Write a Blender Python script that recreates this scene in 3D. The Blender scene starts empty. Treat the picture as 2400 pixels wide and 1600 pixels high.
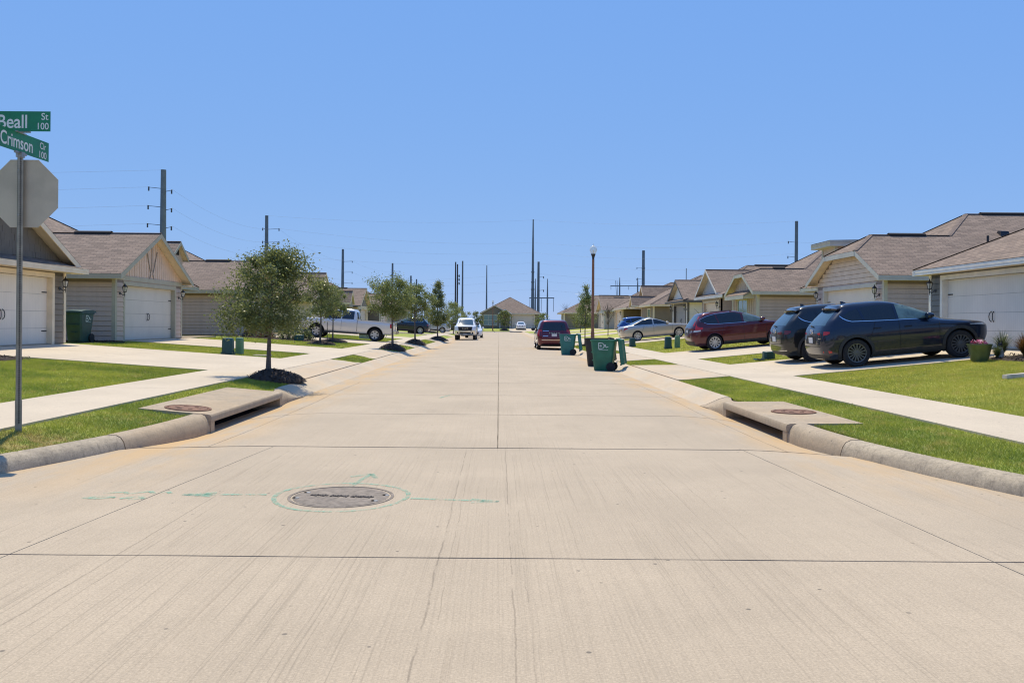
import bpy, bmesh, math, random
import numpy as np
from mathutils import Vector, Matrix

S = bpy.context.scene
COL = S.collection
R = math.radians
random.seed(7)
rng = np.random.default_rng(7)

# ------------------------------------------------------------------ camera, sky, sun
cam_d = bpy.data.cameras.new("camera")
cam_d.sensor_width = 36.0
cam_d.lens = 30.0
cam_d.shift_x = 31 / 2400.0
cam_d.shift_y = -42 / 2400.0
cam_d.clip_start = 0.1
cam_d.clip_end = 6000
cam = bpy.data.objects.new("camera", cam_d)
COL.objects.link(cam)
cam.location = (0, 0, 1.5)
cam.rotation_euler = (R(90), R(-0.458), 0)
S.camera = cam

SUN_EL, SUN_AZ = R(64), R(-13)
world = bpy.data.worlds.new("World")
S.world = world
world.use_nodes = True
wn = world.node_tree
wn.nodes.clear()
sky = wn.nodes.new("ShaderNodeTexSky")
sky.sky_type = 'NISHITA'
sky.sun_disc = False
sky.sun_elevation = SUN_EL
sky.sun_rotation = SUN_AZ
sky.altitude = 200
sky.air_density = 0.6
sky.dust_density = 0.0
sky.ozone_density = 4.0
wbg = wn.nodes.new("ShaderNodeBackground")
wbg.inputs[1].default_value = 0.1
wout = wn.nodes.new("ShaderNodeOutputWorld")
# the camera's rendering of the sky: each channel compressed so the zenith-to-horizon range is that of the photograph
wsep = wn.nodes.new("ShaderNodeSeparateColor")
wcom = wn.nodes.new("ShaderNodeCombineColor")
wn.links.new(sky.outputs[0], wsep.inputs[0])
for i_, (gain, power) in enumerate(((1.72, .42), (3.16, .235), (7.75, .02))):
    p_ = wn.nodes.new("ShaderNodeMath"); p_.operation = 'POWER'; p_.inputs[1].default_value = power
    q_ = wn.nodes.new("ShaderNodeMath"); q_.operation = 'MULTIPLY'; q_.inputs[1].default_value = gain
    wn.links.new(wsep.outputs[i_], p_.inputs[0]); wn.links.new(p_.outputs[0], q_.inputs[0]); wn.links.new(q_.outputs[0], wcom.inputs[i_])
wn.links.new(wcom.outputs[0], wbg.inputs[0])
wn.links.new(wbg.outputs[0], wout.inputs[0])

sd = bpy.data.lights.new("sun", 'SUN')
sd.energy = 4.3
sd.angle = R(0.53)
sd.color = (1.0, 0.905, 0.70)
sun = bpy.data.objects.new("sun", sd)
COL.objects.link(sun)
sun_dir = Vector((math.sin(SUN_AZ) * math.cos(SUN_EL), math.cos(SUN_AZ) * math.cos(SUN_EL), math.sin(SUN_EL)))
sun.rotation_euler = (-sun_dir).to_track_quat('-Z', 'Y').to_euler()
sun.location = (0, 0, 60)

vs = S.view_settings
vs.view_transform = 'Standard'
vs.look = 'None'
vs.exposure = 0.1
vs.gamma = 1.0
vs.use_curve_mapping = False
S.cycles.filter_width = 1.15
S.cycles.max_bounces = 8
S.cycles.transparent_max_bounces = 12
S.cycles.use_denoising = True
S.cycles.denoising_prefilter = 'ACCURATE'
S.cycles.denoising_input_passes = 'RGB_ALBEDO_NORMAL'


# ------------------------------------------------------------------ mesh helpers
class MB:
    def __init__(s):
        s.v, s.f, s.m = [], [], []

    def add(s, vs_, fs_, m=0):
        o = len(s.v)
        s.v += [tuple(p) for p in vs_]
        s.f += [tuple(i + o for i in f) for f in fs_]
        s.m += [m] * len(fs_)
        return s

    def poly(s, pts, m=0):
        return s.add(pts, [tuple(range(len(pts)))], m)

    def box(s, x0, x1, y0, y1, z0, z1, m=0):
        v = [(x, y, z) for z in (z0, z1) for y in (y0, y1) for x in (x0, x1)]
        return s.add(v, [(0, 2, 3, 1), (4, 5, 7, 6), (0, 1, 5, 4), (2, 6, 7, 3), (0, 4, 6, 2), (1, 3, 7, 5)], m)

    def hexa(s, bot, top, m=0):          # bot, top: four points each, same order
        n = len(bot)
        v = list(bot) + list(top)
        f = [tuple(range(n - 1, -1, -1)), tuple(range(n, 2 * n))]
        f += [(i, (i + 1) % n, n + (i + 1) % n, n + i) for i in range(n)]
        return s.add(v, f, m)

    def tube(s, pts, rad, n=8, m=0, cap=True):
        pts = [Vector(p) for p in pts]
        if not hasattr(rad, '__len__'):
            rad = [rad] * len(pts)
        rings = []
        up0 = None
        for i, p in enumerate(pts):
            a = pts[max(i - 1, 0)]
            b = pts[min(i + 1, len(pts) - 1)]
            d = (b - a).normalized()
            if up0 is None:
                up0 = Vector((0, 0, 1)) if abs(d.z) < .9 else Vector((1, 0, 0))
            sx = d.cross(up0).normalized()
            sy = sx.cross(d).normalized()
            up0 = sy
            rings.append([p + (sx * math.cos(t) + sy * math.sin(t)) * rad[i] for t in [2 * math.pi * k / n for k in range(n)]])
        v = [q for r in rings for q in r]
        f = []
        for i in range(len(pts) - 1):
            for k in range(n):
                f.append((i * n + k, i * n + (k + 1) % n, (i + 1) * n + (k + 1) % n, (i + 1) * n + k))
        if cap:
            f.append(tuple(range(n - 1, -1, -1)))
            f.append(tuple((len(pts) - 1) * n + k for k in range(n)))
        return s.add(v, f, m)

    def lathe(s, prof, n=16, c=(0, 0, 0), axis='z', m=0, closed=False, cap=True):
        # prof: (radius, height) pairs
        v = []
        for r, h in prof:
            for k in range(n):
                a = 2 * math.pi * k / n
                p = (r * math.cos(a), r * math.sin(a), h)
                if axis == 'y':
                    p = (p[0], p[2], p[1])
                elif axis == 'x':
                    p = (p[2], p[0], p[1])
                v.append((p[0] + c[0], p[1] + c[1], p[2] + c[2]))
        f = []
        L = len(prof)
        for i in range(L if closed else L - 1):
            j = (i + 1) % L
            for k in range(n):
                f.append((i * n + k, i * n + (k + 1) % n, j * n + (k + 1) % n, j * n + k))
        if not closed and cap:
            if prof[0][0] > 1e-4:
                f.append(tuple(range(n)))
            if prof[-1][0] > 1e-4:
                f.append(tuple((L - 1) * n + k for k in range(n)))
        return s.add(v, f, m)

    def grid(s, P, m=0, closed_u=False):     # P[i][j] points
        ni, nj = len(P), len(P[0])
        v = [p for row in P for p in row]
        f = []
        for i in range(ni - 1):
            for j in range(nj - (0 if closed_u else 1)):
                k = (j + 1) % nj
                f.append((i * nj + j, i * nj + k, (i + 1) * nj + k, (i + 1) * nj + j))
        return s.add(v, f, m)

    def mesh(s, name, mats, smooth=None, recalc=True):
        me = bpy.data.meshes.new(name)
        me.from_pydata([tuple(map(float, p)) for p in s.v], [], s.f)
        for mt in (mats if isinstance(mats, (list, tuple)) else [mats]):
            me.materials.append(mt)
        if any(s.m):
            me.polygons.foreach_set("material_index", s.m)
        if recalc:
            bm = bmesh.new()
            bm.from_mesh(me)
            bmesh.ops.remove_doubles(bm, verts=bm.verts, dist=1e-5)
            bmesh.ops.recalc_face_normals(bm, faces=bm.faces)
            bm.to_mesh(me)
            bm.free()
        if smooth is not None:
            me.polygons.foreach_set("use_smooth", [True] * len(me.polygons))
            if smooth < 180:
                me.set_sharp_from_angle(angle=R(smooth))
        me.update()
        return me


def link(name, data, parent=None, loc=None, rot=None, label=None, cat=None, group=None, kind=None):
    o = bpy.data.objects.new(name, data)
    COL.objects.link(o)
    if parent is not None:
        o.parent = parent
    if loc is not None:
        o.location = loc
    if rot is not None:
        o.rotation_euler = rot
    if label:
        o['label'] = label
    if cat:
        o['category'] = cat
    if group:
        o['group'] = group
    if kind:
        o['kind'] = kind
    return o


def mk(name, mb, mats, parent=None, smooth=None, **kw):
    return link(name, mb.mesh(name, mats, smooth), parent, **kw)


def thing(name, label, cat, loc=(0, 0, 0), rz=0.0, group=None):
    return link(name, None, None, loc, (0, 0, rz), label, cat, group)


def struct(name, mb, mats, smooth=None):
    return mk(name, mb, mats, None, smooth, kind='structure')


def copy_tree(o, parent=None):
    c = o.copy()
    COL.objects.link(c)
    c.parent = parent
    for ch in list(o.children):
        copy_tree(ch, c)
    return c


# ------------------------------------------------------------------ material helpers
class NG:
    def __init__(s, name):
        s.mat = bpy.data.materials.new(name)
        s.mat.use_nodes = True
        s.t = s.mat.node_tree
        s.t.nodes.clear()
        s.out = s.t.nodes.new("ShaderNodeOutputMaterial")

    def n(s, typ, ins=None, **props):
        nd = s.t.nodes.new(typ)
        for k, v in props.items():
            setattr(nd, k, v)
        for k, v in (ins or {}).items():
            sk = nd.inputs[k]
            if isinstance(v, bpy.types.NodeSocket):
                s.t.links.new(v, sk)
            else:
                sk.default_value = v
        return nd

    def math(s, op, a, b=0.0, c=None, clamp=False):
        ins = {0: a, 1: b}
        if c is not None:
            ins[2] = c
        return s.n("ShaderNodeMath", ins, operation=op, use_clamp=clamp).outputs[0]

    def mapr(s, v, a, b, c=0.0, d=1.0, smooth=True):
        return s.n("ShaderNodeMapRange", {0: v, 1: a, 2: b, 3: c, 4: d}, clamp=True,
                   interpolation_type='SMOOTHSTEP' if smooth else 'LINEAR').outputs[0]

    def mix(s, f, a, b, mode='MIX'):
        a = tuple(a) + (1,) if isinstance(a, (tuple, list)) and len(a) == 3 else a
        b = tuple(b) + (1,) if isinstance(b, (tuple, list)) and len(b) == 3 else b
        return s.n("ShaderNodeMix", {0: f, 6: a, 7: b}, data_type='RGBA', blend_type=mode).outputs[2]

    def pos(s, scale=(1, 1, 1)):
        p = s.n("ShaderNodeNewGeometry").outputs['Position']
        return s.n("ShaderNodeMapping", {0: p, 3: scale}).outputs[0]

    def obj(s, scale=(1, 1, 1)):
        p = s.n("ShaderNodeTexCoord").outputs['Object']
        return s.n("ShaderNodeMapping", {0: p, 3: scale}).outputs[0]

    def noise(s, vec, scale, detail=3.0, rough=.55):
        return s.n("ShaderNodeTexNoise", {'Vector': vec, 'Scale': scale, 'Detail': detail, 'Roughness': rough}).outputs[0]

    def bump(s, h, strength=.3, dist=.01, normal=None):
        ins = {'Height': h, 'Strength': strength, 'Distance': dist}
        if normal is not None:
            ins['Normal'] = normal
        return s.n("ShaderNodeBump", ins).outputs[0]

    def bsdf(s, color, rough=.6, normal=None, **kw):
        ins = {'Roughness': rough}
        ins['Base Color'] = tuple(color) + (1,) if isinstance(color, (tuple, list)) and len(color) == 3 else color
        if normal is not None:
            ins['Normal'] = normal
        for k, v in kw.items():
            ins[k.replace('_', ' ')] = v
        return s.n("ShaderNodeBsdfPrincipled", ins)

    def done(s, sh):
        s.t.links.new(sh.outputs[0], s.out.inputs[0])
        return s.mat


MATS = {}


def mat(name, color, rough=.6, var=.0, vscale=3.0, bscale=0.0, bstr=.2, wear=None, **kw):
    """plain coloured surface with gentle large-scale variation and fine relief"""
    if name in MATS:
        return MATS[name]
    g = NG(name)
    P = g.obj()
    c = tuple(color)
    col = c
    if var > 0:
        nz = g.noise(P, vscale, 4.0)
        f = g.mapr(nz, .3, .7)
        col = g.mix(f, tuple(x * (1 - var) for x in c), tuple(min(1, x * (1 + var)) for x in c))
    if wear:
        wcol, wamt, wsc = wear
        nz2 = g.noise(P, wsc, 6.0, .7)
        col = g.mix(g.math('MULTIPLY', g.mapr(nz2, .5, .75), wamt), col if not isinstance(col, tuple) else col + (1,), wcol)
    nrm = None
    if bscale > 0:
        nrm = g.bump(g.noise(P, bscale, 3.0), bstr, .01)
    MATS[name] = g.done(g.bsdf(col, rough, nrm, **kw))
    return MATS[name]


def concrete(name, base, tint=(.62, .40, .20), gutter=0.0, tine=0.0, dark=0.0):
    g = NG(name)
    P = g.pos()
    base = tuple(base)
    n1 = g.noise(P, .55, 5.0, .6)
    n2 = g.noise(P, 6.0, 5.0, .65)
    n3 = g.noise(P, 75.0, 3.0, .75)
    n4 = g.noise(P, 24.0, 3.0, .7)
    rnd = g.n("ShaderNodeObjectInfo").outputs['Random']
    col = g.mix(g.mapr(n1, .3, .7), tuple(x * .90 for x in base), tuple(x * 1.07 for x in base))
    col = g.mix(g.mapr(n2, .35, .75, 0, .22), col, tuple(x * .78 for x in base))
    col = g.mix(g.mapr(n3, .42, .68, 0, .55), col, tuple(x * .62 for x in base))
    col = g.mix(g.mapr(n3, .30, .46, .5, 0), col, tuple(min(.85, x * 1.35) for x in base))
    col = g.mix(g.mapr(n4, .5, .72, 0, .30), col, tuple(x * .70 for x in base))
    col = g.mix(g.math('MULTIPLY', rnd, .12), col, tuple(x * .8 for x in base))
    # small dark pits and grit
    vo = g.n("ShaderNodeTexVoronoi", {'Vector': P, 'Scale': 5.0}).outputs['Distance']
    pit = g.mapr(vo, .05, .085, 1, 0)
    pit = g.math('MULTIPLY', pit, g.mapr(g.noise(P, 2.1, 2.0), .46, .56))
    col = g.mix(g.math('MULTIPLY', pit, .75), col, (.10, .085, .07))
    h = g.math('ADD', g.math('MULTIPLY', n3, .5), g.math('MULTIPLY', n2, .4))
    if tine:
        wob = g.noise(g.pos((.5, .5, 1)), 1.0, 2.0)
        sx = g.n("ShaderNodeSeparateXYZ", {0: P})
        xx = g.math('ADD', sx.outputs[0], g.math('MULTIPLY', wob, .05))
        yy = sx.outputs[1]
        cv = g.n("ShaderNodeCombineXYZ", {0: g.math('MULTIPLY', xx, 62.0), 1: g.math('MULTIPLY', yy, .30)}).outputs[0]
        t1 = g.noise(cv, 1.0, 4.0, .75)
        cv2 = g.n("ShaderNodeCombineXYZ", {0: g.math('MULTIPLY', xx, 4.2), 1: g.math('MULTIPLY', yy, .10)}).outputs[0]
        t2 = g.noise(cv2, 1.0, 3.0, .7)
        lane = g.mapr(g.noise(g.pos((.8, .12, 1)), 1.0, 3.0), .38, .62)
        near = g.mapr(yy, 9.5, 11.5, 1.0, .35)
        lines = g.math('MULTIPLY', g.mapr(t1, .57, .62), g.math('MULTIPLY', near, g.mapr(lane, 0, 1, .25, 1)))
        col = g.mix(g.math('MULTIPLY', lines, .40 * tine), col, tuple(x * .50 for x in base))
        wide = g.math('MULTIPLY', g.mapr(t2, .60, .66), g.mapr(t1, .48, .56))
        col = g.mix(g.math('MULTIPLY', g.math('MULTIPLY', wide, near), .22 * tine), col, (.24, .175, .115))
        wob2 = g.math('MULTIPLY', g.math('SUBTRACT', g.noise(P, 1.3, 6.0, .75), .5), .06)
        for x0, wd, st in ((-2.43, .010, .55), (-2.30, .008, .45), (-1.72, .006, .3), (-.37, .010, .6), (-.30, .006, .4), (.09, .009, .55), (.17, .006, .4), (1.05, .006, .25), (1.76, .008, .4), (3.9, .008, .4)):
            dx = g.math('ABSOLUTE', g.math('SUBTRACT', g.math('ADD', sx.outputs[0], wob2), x0))
            ln_ = g.math('MULTIPLY', g.mapr(dx, wd * .15, wd * .85, 1, 0), g.mapr(g.noise(g.pos((3, 1.1, 1)), 1.6, 4.0, .7), .40, .56))
            ln_ = g.math('MULTIPLY', ln_, g.mapr(yy, 10.2, 10.4, 1, .15))
            col = g.mix(g.math('MULTIPLY', ln_, st * .8), col, (.15, .115, .08))
        h = g.math('ADD', h, g.math('MULTIPLY', g.mapr(t1, .45, .7), -1.1 * tine))
    if gutter:
        sx = g.n("ShaderNodeSeparateXYZ", {0: P})
        ax = g.math('ABSOLUTE', sx.outputs[0])
        m = g.mapr(ax, 2.7, 4.1)
        m = g.math('MULTIPLY', m, g.mapr(sx.outputs[1], 6.0, 11.0))
        m = g.math('MULTIPLY', m, g.mapr(g.noise(g.pos((1.6, .45, 1)), 1.3, 5.0, .65), .36, .62))
        col = g.mix(g.math('MULTIPLY', m, gutter), col, tint)
        n5 = g.noise(g.pos((1.4, .25, 1)), 1.0, 5.0, .7)
        dk = g.math('MULTIPLY', g.mapr(n5, .55, .75), .28)
        col = g.mix(dk, col, tuple(x * .62 for x in base))
    if dark:
        n6 = g.noise(g.pos((1, 1, 2.5)), 2.2, 6.0, .72)
        n7 = g.noise(g.pos((9, 9, 1.2)), 1.6, 5.0, .75)
        n8 = g.noise(P, 42.0, 4.0, .8)
        col = g.mix(g.math('MULTIPLY', g.mapr(n6, .38, .62), dark * .7), col, (.20, .165, .125))
        col = g.mix(g.math('MULTIPLY', g.mapr(n7, .48, .70), dark * .8), col, (.12, .10, .08))
        col = g.mix(g.mapr(n8, .50, .68, 0, dark * .6), col, (.11, .095, .075))
        col = g.mix(g.mapr(n8, .34, .46, dark * .35, 0), col, (.58, .52, .43))
        h = g.math('ADD', h, g.math('MULTIPLY', n8, 1.4))
    return g.done(g.bsdf(col, .88, g.bump(h, .35, .006)))


M_ROAD = concrete("road_concrete", (.498, .399, .279), tint=(.56, .36, .16), gutter=.85, tine=1.0)
M_APRON = concrete("apron_concrete", (.56, .46, .33), gutter=.3)
M_WALK = concrete("walk_concrete", (.62, .515, .375))
M_CURB = concrete("curb_concrete", (.52, .425, .295), dark=.6)
M_CURB2 = concrete("curb_block_concrete", (.49, .385, .26), tint=(.5, .34, .18), gutter=.35, dark=.35)
M_JOINT = mat("joint_dirt", (.10, .085, .07), .95, .3, 8)
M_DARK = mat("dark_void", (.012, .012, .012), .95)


def soil(name, a, b, sc=30):
    g = NG(name)
    P = g.pos()
    n1 = g.noise(P, sc, 6.0, .7)
    return g.done(g.bsdf(g.mix(g.mapr(n1, .3, .7), a, b), .95, g.bump(n1, .9, .03)))


M_MULCH = soil("mulch", (.022, .014, .010), (.075, .05, .036))


def grass_mat(name, blade):
    g = NG(name)
    P = g.pos()
    n1 = g.noise(P, .8, 4.0, .6)
    n2 = g.noise(P, 3.7, 4.0, .65)
    c = g.mix(g.mapr(n1, .35, .65), (.225, .29, .034), (.41, .43, .06))
    c = g.mix(g.mapr(g.noise(P, .33, 3.0), .5, .68, 0, .55), c, (.14, .20, .024))
    xr_ = g.n("ShaderNodeSeparateXYZ", {0: P}).outputs[0]
    c = g.mix(g.math('MULTIPLY', g.mapr(xr_, 6.5, 8.5, 0, .75), g.mapr(g.noise(P, 1.9, 3.0), .3, .6, .4, 1)), c, (.50, .48, .085))
    c = g.mix(g.mapr(n2, .52, .70, 0, .6), c, (.58, .44, .15))
    # worn brown patch round the foot of the sign post
    dd = g.n("ShaderNodeVectorMath", {0: P, 1: (-4.85, 9.2, .25)}, operation='DISTANCE').outputs['Value']
    pm = g.math('MULTIPLY', g.mapr(dd, .25, .95, 1, 0), g.mapr(g.noise(P, 5.0, 4.0, .7), .35, .6))
    c = g.mix(g.math('MULTIPLY', pm, .75), c, (.42, .27, .11))
    if blade:
        ri = g.n("ShaderNodeNewGeometry").outputs['Random Per Island']
        c = g.mix(g.mapr(ri, 0, .5, .35, 0), c, (.19, .26, .03))
        c = g.mix(g.mapr(ri, .82, 1.0, 0, .7), c, (.48, .40, .12))
        b1 = g.bsdf(c, .55)
        tr = g.n("ShaderNodeBsdfTranslucent", {0: c})
        mx = g.n("ShaderNodeMixShader", {0: .5, 1: b1.outputs[0], 2: tr.outputs[0]})
        return g.done(mx)
    n3 = g.noise(P, 60, 4.0, .7)
    c = g.mix(g.mapr(n3, .4, .7, 0, .45), c, (.17, .18, .035))
    return g.done(g.bsdf(c, .9, g.bump(n3, .8, .02)))


M_LAWN = grass_mat("lawn_ground", False)
M_BLADE = grass_mat("grass_blade", True)


def leaf_mat(name, c1, c2, c3, trans=.3, rough=.34):
    g = NG(name)
    ri = g.n("ShaderNodeNewGeometry").outputs['Random Per Island']
    c = g.mix(g.mapr(ri, .1, .7), c1, c2)
    c = g.mix(g.mapr(ri, .86, 1.0, 0, .9), c, c3)
    b1 = g.bsdf(c, rough, None)
    tr = g.n("ShaderNodeBsdfTranslucent", {0: g.mix(.5, c, c3)})
    return g.done(g.n("ShaderNodeMixShader", {0: trans, 1: b1.outputs[0], 2: tr.outputs[0]}))


M_LEAF = leaf_mat("oak_leaf", (.075, .108, .036), (.165, .20, .066), (.34, .35, .12), .45, .38)
M_LEAF2 = leaf_mat("oak_leaf_young", (.10, .145, .046), (.20, .25, .08), (.38, .40, .14), .45, .38)
M_SHRUB = leaf_mat("shrub_leaf", (.040, .065, .024), (.09, .125, .05), (.20, .22, .07), .3)
M_SHRUB_RED = leaf_mat("red_shrub_leaf", (.07, .06, .02), (.16, .10, .03), (.30, .13, .03), .3)
M_BARK = mat("bark", (.125, .10, .082), .9, .3, 25, 60, .6)


def shingle():
    g = NG("roof_shingle")
    uv = g.n("ShaderNodeTexCoord").outputs['UV']
    br = g.n("ShaderNodeTexBrick", {'Vector': uv, 'Color1': (.315, .228, .170, 1), 'Color2': (.175, .128, .097, 1),
                                    'Mortar': (.06, .046, .038, 1), 'Scale': 1.0, 'Mortar Size': .010, 'Mortar Smooth': .3,
                                    'Bias': -.05, 'Brick Width': .34, 'Row Height': .145}, offset=.5, offset_frequency=2)
    mp = g.n("ShaderNodeMapping", {0: uv, 3: (1.1, 6.9, 1)}).outputs[0]
    n1 = g.noise(mp, 1.0, 4.0, .7)
    n2 = g.noise(uv, 40, 3.0, .6)
    c = g.mix(g.mapr(n1, .52, .72, 0, .75), br.outputs[0], (.42, .32, .24))
    c = g.mix(g.mapr(g.noise(uv, .35, 3.0), .3, .7, 0, .35), c, (.22, .155, .11))
    c = g.mix(g.mapr(n2, .3, .8, 0, .3), c, (.10, .075, .06))
    h = g.math('SUBTRACT', g.math('MULTIPLY', n2, .4), br.outputs['Fac'])
    return g.done(g.bsdf(c, .92, g.bump(h, .5, .012)))


M_SHINGLE = shingle()
M_RIDGE = mat("ridge_cap", (.19, .14, .11), .95, .25, 6, 40, .4)
M_BLACKMETAL = mat("black_metal", (.015, .015, .017), .45, .2, 10)
M_GLASS_LAMP = mat("lantern_glass", (.55, .53, .45), .2)
M_STEEL = mat("galvanised_steel", (.34, .345, .34), .5, .15, 14, 0, Metallic=.6)
M_POLE = mat("transmission_steel", (.20, .205, .20), .65, .12, .5)
M_WIRE = mat("wire_metal", (.30, .33, .36), .5)
# ------------------------------------------------------------------ terrain profile
PROF = {-1: ([4.0, 4.45, 5.5, 7.1, 14, 20, 70], [.135, .14, .27, .29, .72, .76, .85]),
        1: ([4.0, 4.40, 5.85, 7.45, 14, 20, 70], [.135, .14, .20, .22, .87, .90, 1.0])}
FACE = {-1: 4.15, 1: 3.97}
Y0C = {-1: 12.2, 1: 11.5}
RC = 11.5
INLET = {-1: (12.3, 16.35), 1: (11.7, 15.0)}
WALK = {-1: (5.5, 7.1), 1: (5.85, 7.45)}
DRIVES = {-1: [(20.9, 27.8), (32.3, 38.7), (47.4, 53.8), (63.6, 69.6), (85.5, 91.0), (101, 107), (116, 122)],
          1: [(21.6, 27.5), (31.9, 38.2), (53.6, 59.4), (63.4, 69.2), (82, 88), (97, 103), (113, 119)]}


def arc_dx(s, Y):
    d = max(0.0, Y0C[s] - Y)
    d = min(d, RC * .985)
    return RC - math.sqrt(RC * RC - d * d)


def backx(s, Y):
    return FACE[s] + .25 + arc_dx(s, Y) + .17 * min(1.0, max(0.0, (Y - INLET[s][1] - .25) / .7))


def gz(s, ax, Y):
    b = float(np.interp(ax, PROF[s][0], PROF[s][1]))
    e = min(1.0, max(0.0, (ax - backx(s, Y)) / .6))
    e = e * e * (3 - 2 * e)
    return .145 + (b - .145) * e


def roadz(x, Y):
    s = -1 if x < 0 else 1
    ax = abs(x)
    z = -.03 * min(1, max(0, (ax - 3.0) / 1.1)) if Y > 10 else 0.0
    a, b = INLET[s]
    w = min(1, max(0, (Y - a + 2.0) / 1.6)) * min(1, max(0, (b + 1.4 - Y) / 1.4))
    t = min(1, max(0, (ax - 2.9) / 1.2))
    return z - .085 * w * t * t


# the wide land
mb = MB()
mb.box(-3000, 3000, -600, 5000, -1.0, -.35)
ground = struct("ground", mb, mat("far_land", (.085, .085, .035), .95, .3, .01))

# lawns
for s, nm in ((-1, "lawn"), (1, "lawn")):
    nodes = [4.4, 4.55, 4.7, 4.85, 5.0, 5.15, 5.3, WALK[s][0], 6.3, WALK[s][1], 8.5, 10, 12, 14, 17, 20, 30, 70]
    Ys = [2.2, 2.6, 3, 3.5, 4, 5, 6, 7, 8, 9, 10, 11, 11.5, 12, 12.5, 13, 14, 15, 15.3, 15.7, 16, 16.6, 17, 17.4, 18, 20, 22.5, 25, 30, 40, 60, 90, 120, 149]
    P = []
    for Y in Ys:
        xb = backx(s, Y) - .02
        row = []
        for i, nx in enumerate(nodes):
            ax = max(nx, xb + .012 * i)
            row.append((s * ax, Y, gz(s, ax, Y) - .010))
        P.append(row)
    mb = MB()
    mb.grid(P)
    struct(nm, mb, M_LAWN, 180)
mb = MB()
mb.grid([[(x, Y, z) for x in (-60, -20, -5, 2, 12, 24, 60)] for Y, z in ((148.4, .14), (152, .30), (159, .62), (175, .70), (220, .8))])
struct("lawn", mb, M_LAWN, 180)
mb = MB()
mb.grid([[(x, Y, z) for x in (-60, 0, 60)] for Y, z in ((-6.2, .13), (-9, .2), (-40, .4))])
struct("lawn", mb, M_LAWN, 180)

# ------------------------------------------------------------------ road of concrete slabs
mb = MB()
mb.box(-60, 60, -6.0, 10.3, -.33, -.19)
mb.box(-4.6, 4.6, 10.3, 148.4, -.33, -.19)
road = struct("road", mb, M_JOINT)


def slab(corners, nx, ny, zf, parent, m, name="slab", thick=.12, gap=.006, lift=0.0, label=None, gy=None, jit=0.0):
    gy = gap if gy is None else gy
    g2 = gy if isinstance(gy, tuple) else (gy, gy)
    (ax, ay), (bx, by), (cx, cy), (dx, dy) = corners      # near-left, near-right, far-right, far-left
    P = []
    for j in range(ny + 1):
        v = j / ny
        l = (ax + (dx - ax) * v, ay + (dy - ay) * v)
        r = (bx + (cx - bx) * v, by + (cy - by) * v)
        row = []
        for i in range(nx + 1):
            u = i / nx
            x = l[0] + (r[0] - l[0]) * u
            y = l[1] + (r[1] - l[1]) * u
            if i == 0: x += gap
            if i == nx: x -= gap
            if j == 0: y += g2[0]
            if j == ny: y -= g2[1]
            if jit:
                if i in (0, nx) and 0 < j < ny: x += random.uniform(-jit, jit) * .5
                if j in (0, ny) and 0 < i < nx: y += random.uniform(-jit, jit)
            row.append((x, y))
        P.append(row)
    mb = MB()
    top = [[(x, y, zf(x, y) + lift) for x, y in row] for row in P]
    mb.grid(top)
    ring = [top[0][i] for i in range(nx + 1)] + [top[j][nx] for j in range(1, ny + 1)] + \
           [top[ny][i] for i in range(nx - 1, -1, -1)] + [top[j][0] for j in range(ny - 1, 0, -1)]
    n = len(ring)
    low = [(x, y, z - thick) for x, y, z in ring]
    mb.add(ring + low, [(i, (i + 1) % n, n + (i + 1) % n, n + i) for i in range(n)])
    return mk(name, mb, m, parent)


def colx(k, Y):       # slanting longitudinal joints of the junction
    t = (10.29 - Y) / 4.93
    return {0: -13.5, 1: -9.6 - .5 * t, 2: -6.2 - .45 * t, 3: -2.70 - .43 * t, 4: 2.95 + .24 * t, 5: 6.2 + .4 * t, 6: 9.6 + .5 * t, 7: 13.5}[k]


rows = [-4.2, .63, 5.46, 10.29]
for r in range(3):
    ya, yb = rows[r], rows[r + 1]
    for k in range(7):
        slab([(colx(k, ya), ya), (colx(k + 1, ya), ya), (colx(k + 1, yb), yb), (colx(k, yb), yb)], 16, 12, roadz, road, M_ROAD, gap=.0042, gy=((.010, .012), (.010, .009), (.010, .024))[r], jit=.005)
for sgn in (-1, 1):
    for r in range(3):
        slab([(sgn * 13.5 if sgn > 0 else -60, rows[r]), (60 if sgn > 0 else -13.5, rows[r]),
              (60 if sgn > 0 else -13.5, rows[r + 1]), (sgn * 13.5 if sgn > 0 else -60, rows[r + 1])], 2, 2, roadz, road, M_ROAD)
Y = 10.29
while Y < 40:
    yb = Y + 3.77
    for xa, xb in ((-4.4, -3.5), (-3.5, 0.0), (0.0, 3.5), (3.5, 4.4)) if Y < 20 else ((-4.4, 0.0), (0.0, 4.4)):
        slab([(xa, Y), (xb, Y), (xb, yb), (xa, yb)], (5 if abs(xa + xb) > 7 else 12), 8 if Y < 20 else 2, roadz, road, M_ROAD, gap=.0042, gy=.02 if Y < 12 else .011, jit=.004)
    Y = yb
P_far = MB()
while Y < 148:
    yb = min(Y + 3.77 * 3, 148.3)
    for xa, xb in ((-4.4, -.004), (.004, 4.4)):
        xs = np.linspace(xa, xb, 6)
        P_far.grid([[(x, yy, roadz(x, yy)) for x in xs] for yy in (Y + .012, yb - .012)])
    Y = yb
mk("slab_run", P_far, M_ROAD, road, kind='stuff')

# ------------------------------------------------------------------ kerbs
CPROF = [(0.0, -.12), (.0, -.02), (.03, .075), (.07, .125), (.13, .15), (.25, .152), (.25, -.12)]
LAYP = [(-.14, -.12), (-.14, -.026), (-.02, -.004), (.22, .105), (.33, .138), (.42, .142), (.42, -.12)]


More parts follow.
